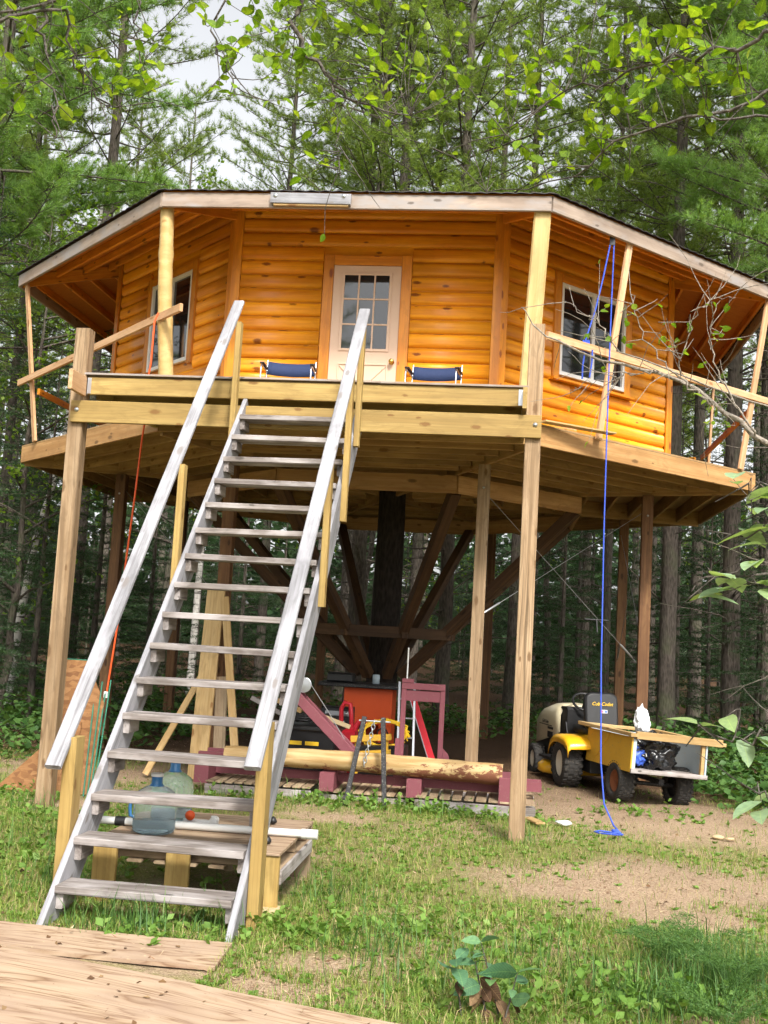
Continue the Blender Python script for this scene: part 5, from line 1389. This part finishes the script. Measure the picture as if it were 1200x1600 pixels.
# dry needles, chips and straw
n = 75000; Y = 4.7 + 12 * gg.random(n) ** 1.5; X = -.47 * Y + gg.random(n) * (.73 * Y); Z = gh(X, Y) + .004
ply = (Y < 6.2) & (X < -1.42); keep = ~ply | (gg.random(n) < .07); X, Y, Z, ply = X[keep], Y[keep], Z[keep], ply[keep]; n = len(X); Z = np.where(ply, Z + .07, Z)
a = gg.random(n) * 6.28; L = .012 + .05 * gg.random(n) ** 2.5; w = np.where(gg.random(n) < .25, .007, .0016)
d = np.stack([np.cos(a), np.sin(a), .15 * gg.normal(size=n)], 1); s = np.stack([-np.sin(a), np.cos(a), 0 * a], 1); b = np.stack([X, Y, Z], 1)
V = np.stack([b - s * w[:, None], b + s * w[:, None], b + d * L[:, None]], 1).reshape(-1, 3)
tag(put('litter', np_mesh('litter', V, np.arange(n * 3).reshape(-1, 3)), M_litter), 'dry needles, straw and wood chips strewn on the ground', 'litter', kind='stuff')
# fallen leaves on the plywood and in the grass
M_fallen = leafmat('fallen_leaves', (.06, .03, .016), (.14, .075, .035), (.28, .18, .09), .0, .85)
C = []; D = []
p4 = [np.array(q) for q in ((-4.4, 4.35, .03), (-.30, 3.55, .03), (.0, 5.05, .03), (-4.1, 5.83, .045))]
cl = [(.25, .8), (.45, .55), (.62, .85), (.7, .5), (.35, .95), (.85, .8)]
for k in range(120):
    cu, cv = cl[k % 6]; u, v = (gg.random(), gg.random()) if k % 4 == 0 else (np.clip(cu + .05 * gg.normal(), 0, 1), np.clip(cv + .06 * gg.normal(), 0, 1)); q = (p4[0] * (1 - u) + p4[1] * u) * (1 - v) + (p4[3] * (1 - u) + p4[2] * u) * v
    q[2] += .05 * math.sin(u * 3.1) * (.4 + .6 * v) + .01 * math.sin(u * 9 + v * 4) + .023; C.append(q); a = gg.random() * 6.28; D.append((np.cos(a), np.sin(a), .12 * gg.random()))
for _ in range(22):
    u, v = gg.random(), gg.random(); C.append((-4.6 + 3.18 * u, 5.8 + .40 * v, .043 + .012 * math.sin(u * 5) + .02 * u * u)); a = gg.random() * 6.28; D.append((np.cos(a), np.sin(a), .12 * gg.random()))
X, Y = scatter(1500, extra=.5)
for x, y in zip(X, Y): C.append((x, y, ground_h(x, y) + .012)); a = gg.random() * 6.28; D.append((np.cos(a), np.sin(a), .3 * gg.random()))
V, T = leaf_tris(np.array(C), np.array(D), .032, gg)
tag(put('fallen_leaves', np_mesh('fallen_leaves', V, T), M_fallen), 'small brown fallen leaves on the plywood and in the grass', 'leaves', kind='stuff')
# leafy undergrowth at the forest edge
C = []; D = []
for x, y, sx, sy, n, h in ((-6.6, 15.5, .9, 1.4, 260, .45), (-7.5, 18.5, 1.4, 1.6, 300, .6), (-5.6, 18.2, 1.0, 1.0, 140, .4), (3.6, 16.2, .9, .9, 300, .55), (4.3, 18.5, 1.4, 1.6, 320, .7), (3.3, 14.4, .5, .7, 130, .35), (1.5, 21.5, 2.5, 1.2, 260, .5), (-3.0, 23.5, 3.5, 1.2, 300, .5), (5.5, 21.5, 1.6, 1.6, 260, .8), (-8.5, 22, 1.6, 1.6, 260, .9)):
    for _ in range(n):
        x0, y0 = x + sx * gg.normal(), y + sy * gg.normal(); zz = ground_h(x0, y0); hh = h * gg.random() ** .7
        for k in range(6):
            a = gg.random() * 6.28; C.append((x0 + .1 * gg.normal(), y0 + .1 * gg.normal(), zz + hh * (.4 + .6 * gg.random()))); D.append((np.cos(a), np.sin(a), .1 + .4 * gg.normal()))
V, T = leaf_tris(np.array(C), np.array(D), .11, gg)
tag(put('undergrowth', np_mesh('undergrowth', V, T), M_under), 'low leafy undergrowth along the edge of the forest', 'undergrowth', kind='stuff')

# ------------------------------------------------------------------ branches and shrubs close to the camera
M_paletwig = barkmat('pale_twig', (.20, .165, .13), (.42, .37, .31), (8, 8, 8))
def P3(u, v, d):
    q = FW + RT * ((u - 600) / FPX) - UP * ((v - 800) / FPX)
    return np.array(CAM + q * (d / math.hypot(q.x, q.y)))
def leaf_mesh(L, wd, curl, seed, lobes=0):
    n = 7; m = MB(); rr = random.Random(seed)
    for i in range(n):
        u = i / (n - 1); x = L * u; hw = wd * (math.sin(math.pi * u ** .8) ** .75 if 0 < u < 1 else .02)
        if lobes: hw *= 1 + .28 * math.sin(u * lobes * 6.28)
        z = -curl * L * u * u
        m.v += [(x, -hw, z + .22 * hw), (x, 0, z), (x, hw, z + .22 * hw * rr.uniform(.6, 1.3))]
    for i in range(n - 1):
        a = 3 * i; m.f += [(a, a + 3, a + 4, a + 1), (a + 1, a + 4, a + 5, a + 2)]
    m.sm = [True] * len(m.f)
    return m.mesh('leaf')
LEAVES = [leaf_mesh(.075, .027, .15, 1), leaf_mesh(.065, .026, .35, 2), leaf_mesh(.085, .029, -.1, 3), leaf_mesh(.055, .021, .5, 4)]
BIGLEAVES = [leaf_mesh(.17, .034, .12, 5), leaf_mesh(.14, .032, .25, 6)]
OAKLEAVES = [leaf_mesh(.13, .036, .3, 7, 3), leaf_mesh(.10, .03, .15, 8, 3)]
def place_leaf(parent, meshes, mat, p, d, g, flat=.5, sc=(.75, 1.25)):
    d = unit(np.array(d)); up = unit(np.array([0, 0, 1.]) + flat * g.normal(size=3))
    y = np.cross(up, d); y = y / max(np.linalg.norm(y), 1e-6); z = np.cross(d, y); s = g.uniform(*sc)
    M = Matrix(((d[0] * s, y[0] * s, z[0] * s, p[0]), (d[1] * s, y[1] * s, z[1] * s, p[1]), (d[2] * s, y[2] * s, z[2] * s, p[2]), (0, 0, 0, 1)))
    return put('leaf', meshes[int(g.integers(0, len(meshes)))], mat, parent, M)
def smooth_curve(pts, n=16):
    pts = np.array(pts); m = len(pts); t = np.linspace(0, m - 1, n); out = []
    for x in t:
        i = min(int(x), m - 2); f = x - i; p0 = pts[max(i - 1, 0)]; p1 = pts[i]; p2 = pts[i + 1]; p3 = pts[min(i + 2, m - 1)]
        out.append(.5 * ((2 * p1) + (-p0 + p2) * f + (2 * p0 - 5 * p1 + 4 * p2 - p3) * f * f + (-p0 + 3 * p1 - 3 * p2 + p3) * f ** 3))
    return np.array(out)
def branch(name, label, stems, clusters, seed, meshes=LEAVES, mat=M_leaf, leafmin=.15, dz=.5, twig_mat=M_twig, flat=.5, cat='branch', sc=(.5, 1.0), twn=9, twl=.28, lpt=4, root=None):
    """stems: (points, r0, r1); clusters: (centre, radius, count) of leaves on their own twigs"""
    g = np.random.default_rng(seed); tr = Tubes(); allp = []
    if root is not None:                          # the stems that enter the frame come from a trunk outside it
        rp = P3(root[0], 950, root[1]); new = []; top = 0
        for pts, r0, r1 in stems:
            far = pts[0]
            if any(abs(np.linalg.norm(np.array(q) - far)) < 1e-6 for q_, _, _ in stems for q in q_[1:]): new.append((pts, r0, r1)); continue
            zt = max(.3, far[2] - root[2]); top = max(top, zt); new.append(([np.array([rp[0], rp[1], zt])] + list(pts), r0 * 1.5, r1))
        stems = new
    for pts, r0, r1 in stems:
        c = smooth_curve(pts, 22); c[1:-1] += .012 * g.normal(size=c[1:-1].shape); tr.add(c, r0, r1, 6); allp += list(c)
    allp = np.array(allp); leaves = []
    for cen, rad, cnt in clusters:
        for _ in range(cnt):
            q = np.array(cen) + rad * g.normal(size=3) * np.array([.6, .6, .5])
            k = np.argmin(((allp - q) ** 2).sum(1)); base = allp[k]
            mid = (base + q) / 2 + .05 * g.normal(size=3)
            c = smooth_curve([base, mid, q], 7); tr.add(c, .0026, .0012, 4)
            dd = unit((q - mid) * np.array([1, 1, min(1, dz * 2)]))
            for e in range(lpt):
                b = c[-1 - e]; leaves.append((b, dd + .9 * g.normal(size=3) * np.array([1, 1, dz])))
    for pts, r0, r1 in stems:                    # bare side twigs
        c = smooth_curve(pts, 22)
        for _ in range(twn):
            k = int(g.integers(3, 22)); dd = unit(c[k] - c[k - 1]) + .7 * g.normal(size=3)
            tw = curve(c[k], dd, twl * (.4 + g.random()), 5, g, 0, 1.4); tr.add(tw, .0034, .0012, 4)
            if g.random() < leafmin: leaves.append((tw[-1], dd))
    o = link(name, None); tag(o, label, cat)
    put('twigs', tr.mesh('twigs'), twig_mat, o)
    if root is not None:
        tk = Tubes(); tk.add(smooth_curve([(rp[0] + .05, rp[1], -.1), (rp[0] - .02, rp[1], top * .5), (rp[0], rp[1], top + .15)], 12), root[3], root[3] * .45, 9); put('trunk', tk.mesh('trunk'), M_bark, o)
    for p, d in leaves: place_leaf(o, meshes, mat, p, d, g, flat, sc)
    return o
branch('alder_tree', 'leafy alder branches hanging into the top left corner', [([P3(62, -40, 5), P3(66, 40, 5), P3(75, 120, 5), P3(88, 215, 4.9)], .008, .003), ([P3(70, 10, 5.0), P3(115, 90, 5.1), P3(150, 150, 5.2), P3(215, 200, 5.3)], .006, .002), ([P3(180, -30, 5.6), P3(215, 60, 5.6), P3(240, 160, 5.6)], .006, .002)],
       [(P3(30, 40, 5), .28, 9), (P3(110, 60, 5.1), .25, 9), (P3(150, 90, 5.2), .25, 9), (P3(200, 130, 5.3), .25, 9), (P3(60, 150, 5), .22, 6), (P3(230, 40, 5.5), .3, 7)], 101, cat='tree', root=(-300, 5.2, .5, .06))
branch('alder_tree', 'long dark alder branch arching in over the middle of the roof', [([P3(400, -40, 5.2), P3(455, 50, 5.2), P3(515, 120, 5.2), P3(560, 155, 5.25), P3(640, 180, 5.4)], .012, .003), ([P3(300, -30, 5.0), P3(330, 45, 5.0), P3(360, 110, 5.0), P3(358, 150, 5)], .005, .002), ([P3(515, 120, 5.2), P3(530, 190, 5.1), P3(528, 270, 5.1)], .004, .0015)],
       [(P3(350, 40, 5), .22, 7), (P3(430, 40, 5.2), .25, 9), (P3(500, 100, 5.2), .22, 8), (P3(530, 60, 5.3), .22, 6), (P3(370, 130, 5), .15, 4), (P3(490, 175, 5.1), .14, 4), (P3(525, 262, 5.1), .08, 2), (P3(590, 20, 5.4), .25, 7), (P3(700, 60, 5.6), .3, 8), (P3(440, 110, 5.2), .2, 6), (P3(640, 110, 5.4), .22, 7), (P3(560, 60, 5.3), .25, 7)], 102, cat='tree', root=(-420, 6.2, .2, .07))
branch('alder_tree', 'bright leafy branches reaching in from the top right corner', [([P3(1260, 60, 4.2), P3(1150, 75, 4.2), P3(1040, 95, 4.3), P3(960, 120, 4.4), P3(870, 150, 4.6), P3(790, 210, 4.8)], .007, .002), ([P3(1270, 140, 4.8), P3(1130, 175, 4.8), P3(1000, 205, 4.9), P3(900, 270, 5), P3(760, 300, 5.3)], .007, .002), ([P3(1260, 185, 5.4), P3(1120, 184, 5.4), P3(1020, 188, 5.4), P3(1000, 160, 5.4)], .006, .002)],
       [(P3(1120, 30, 4.2), .20, 10), (P3(1040, 60, 4.3), .20, 10), (P3(1000, 20, 4.3), .18, 6), (P3(950, 120, 4.5), .18, 7), (P3(870, 100, 4.7), .15, 5), (P3(840, 150, 4.8), .15, 5), (P3(900, 190, 4.9), .18, 6), (P3(1000, 130, 4.6), .16, 6), (P3(980, 240, 5), .15, 5), (P3(940, 285, 5), .12, 3), (P3(790, 210, 4.9), .12, 4), (P3(740, 120, 5.2), .2, 4), (P3(850, 45, 5), .18, 5), (P3(920, 60, 4.8), .2, 7), (P3(1080, 120, 4.4), .18, 7), (P3(1150, 100, 4.3), .16, 6), (P3(860, 230, 5), .18, 6)], 103, cat='tree', root=(1560, 5.0, .5, .06))
branch('alder_shrub', 'half bare alder twigs crossing in front of the right window', [([P3(1290, 760, 7.2), P3(1180, 680, 7.2), P3(1110, 632, 7.2), P3(1030, 580, 7.2), P3(940, 560, 7.3), P3(850, 520, 7.4), P3(815, 480, 7.4)], .016, .003), ([P3(1110, 632, 7.2), P3(1060, 590, 7.1), P3(1010, 530, 7.1), P3(985, 460, 7.1)], .008, .002), ([P3(1180, 680, 7.2), P3(1130, 600, 7.1), P3(1110, 520, 7.1), P3(1125, 470, 7.1)], .007, .002), ([P3(1030, 580, 7.2), P3(960, 590, 7.2), P3(890, 610, 7.3)], .005, .0015), ([P3(1060, 590, 7.1), P3(1075, 520, 7), P3(1110, 470, 7), P3(1150, 465, 7)], .005, .0015), ([P3(1000, 560, 7.2), P3(930, 500, 7.2), P3(880, 470, 7.2)], .005, .0015)],
       [(P3(1000, 520, 7.1), .2, 6), (P3(1070, 545, 7.1), .22, 8), (P3(1110, 610, 7.1), .2, 6), (P3(930, 550, 7.2), .15, 3), (P3(1130, 500, 7), .15, 5)], 104, meshes=[LEAVES[3], LEAVES[1]], leafmin=.22, cat='shrub', sc=(.55, .9), twn=8, twl=.40, lpt=2, twig_mat=M_paletwig, root=(1420, 7.6, .6, .035))
branch('hazel_shrub', 'large pale green leaves reaching in from the right edge', [([P3(1290, 830, 4.0), P3(1200, 840, 4.0), P3(1120, 835, 4.0)], .005, .002), ([P3(1290, 900, 4.0), P3(1200, 895, 4.0), P3(1120, 900, 4.0), P3(1080, 925, 4.0)], .005, .002), ([P3(1290, 760, 4.0), P3(1210, 765, 4), P3(1170, 755, 4)], .004, .002)],
       [(P3(1180, 770, 4), .07, 3), (P3(1175, 820, 4), .07, 3), (P3(1140, 915, 4), .09, 4), (P3(1195, 930, 4), .08, 3), (P3(1195, 870, 4), .06, 2)], 105, meshes=BIGLEAVES, mat=M_leaf_pale, flat=.18, dz=.12, leafmin=0, twn=2, lpt=2, sc=(.7, 1.15), cat='shrub', root=(1430, 4.3, .4, .02))
branch('hazel_shrub', 'pale leafy twig in front of the right end of the trailer', [([P3(1290, 1165, 4.2), P3(1200, 1155, 4.2), P3(1130, 1150, 4.2), P3(1090, 1135, 4.2)], .006, .002), ([P3(1290, 1280, 4.2), P3(1210, 1250, 4.2), P3(1170, 1235, 4.2)], .004, .002)],
       [(P3(1110, 1140, 4.2), .07, 3), (P3(1170, 1150, 4.2), .06, 3), (P3(1190, 1245, 4.2), .07, 3)], 106, meshes=BIGLEAVES, mat=M_leaf_pale, flat=.2, dz=.12, leafmin=0, twn=2, lpt=1, sc=(.7, 1.15), cat='shrub', root=(1400, 4.4, .5, .016))
# oak sapling in the foreground
M_oakleaf = leafmat('bluish_oak_leaves', (.07, .17, .09), (.11, .23, .12), (.16, .28, .09), .3, veins=True)
M_deadleaf = leafmat('withered_leaves', (.06, .03, .018), (.13, .07, .035), (.26, .17, .09), .1, .8, veins=True)
g = np.random.default_rng(61); o = thing('oak_sapling', 'small oak sapling with bluish and withered leaves at the bottom edge', 'sapling', (0, 5.55, 0))
tr = Tubes(); tips = []
for x, y, h, lx in ((-.14, 5.55, .27, -.15), (.04, 5.58, .36, -.25), (.06, 5.52, .24, .25), (-.02, 5.6, .30, -.3)):
    c = curve((x, y, -.02), (lx, 0, 1), h, 6, g, 0, .3); tr.add(c, .006, .002, 5); tips.append(c)
put('stem', tr.mesh('stem'), M_twig, o)
for c in tips:
    for k in range(3, 7):
        for _ in range(1 + (k > 4)): a = g.random() * 6.28; place_leaf(o, OAKLEAVES, M_oakleaf, c[k], (np.cos(a), np.sin(a) - .3, -.1 + .5 * g.random()), g, .7, (.45, 1.35))
for _ in range(14):
    c = tips[int(g.integers(0, 4))]; a = g.random() * 6.28; place_leaf(o, OAKLEAVES, M_deadleaf, c[int(g.integers(0, 4))] + (0, 0, .03), (np.cos(a), np.sin(a), -.6), g, .9, (.7, 1.1))
# ferns at the lower right
def fern(label, x, y, n, L, seed):
    g = np.random.default_rng(seed); o = thing('fern', label, 'fern', (x, y, 0))
    for k in range(n):
        a = 6.28 * k / n + .4 * g.normal(); c = curve((x, y, ground_h(x, y)), (np.cos(a) * .6, np.sin(a) * .6, 1), L * g.uniform(.7, 1.1), 9, g, -1.3, .1)
        C = []; D = []; S = []
        for j in range(2, 10):
            for f in (0, .5):
                if j == 9 and f: continue
                p = c[j] if not f else (c[j] + c[min(j + 1, 9)]) / 2; t = unit(c[j] - c[j - 1]); sd = np.cross(t, (0, 0, 1)); u = (j + f) / 10; ll = L * .26 * math.sin(math.pi * (.12 + .88 * u)) 
                for sg in (-1, 1):
                    for q in range(5):
                        b = p + sd * sg * ll * q / 5; C.append(b); D.append(t * .8 + sd * sg * .5); S.append(.6 + .4 * (1 - q / 5)); C.append(b); D.append(-t * .5 + sd * sg * .6); S.append(.5)
        V, T = needles(np.array(C), unit(np.array(D)), 2, L * .05, .0022, .45, g)
        tb = Tubes(); tb.add(c, .003, .001, 4); Vt, Tt = np.concatenate(tb.V), np.concatenate(tb.T)
        put('frond', np_mesh('frond', np.concatenate([V, Vt]), np.concatenate([T, Tt + len(V)])), M_tallgrass, o)
fern('larger green fern in the lower right corner', 1.28, 6.35, 9, .62, 71); fern('small fern left of the larger one near the bottom right', .98, 6.75, 7, .42, 72); fern('fern cut by the bottom edge at the right', 1.12, 5.75, 7, .40, 73)
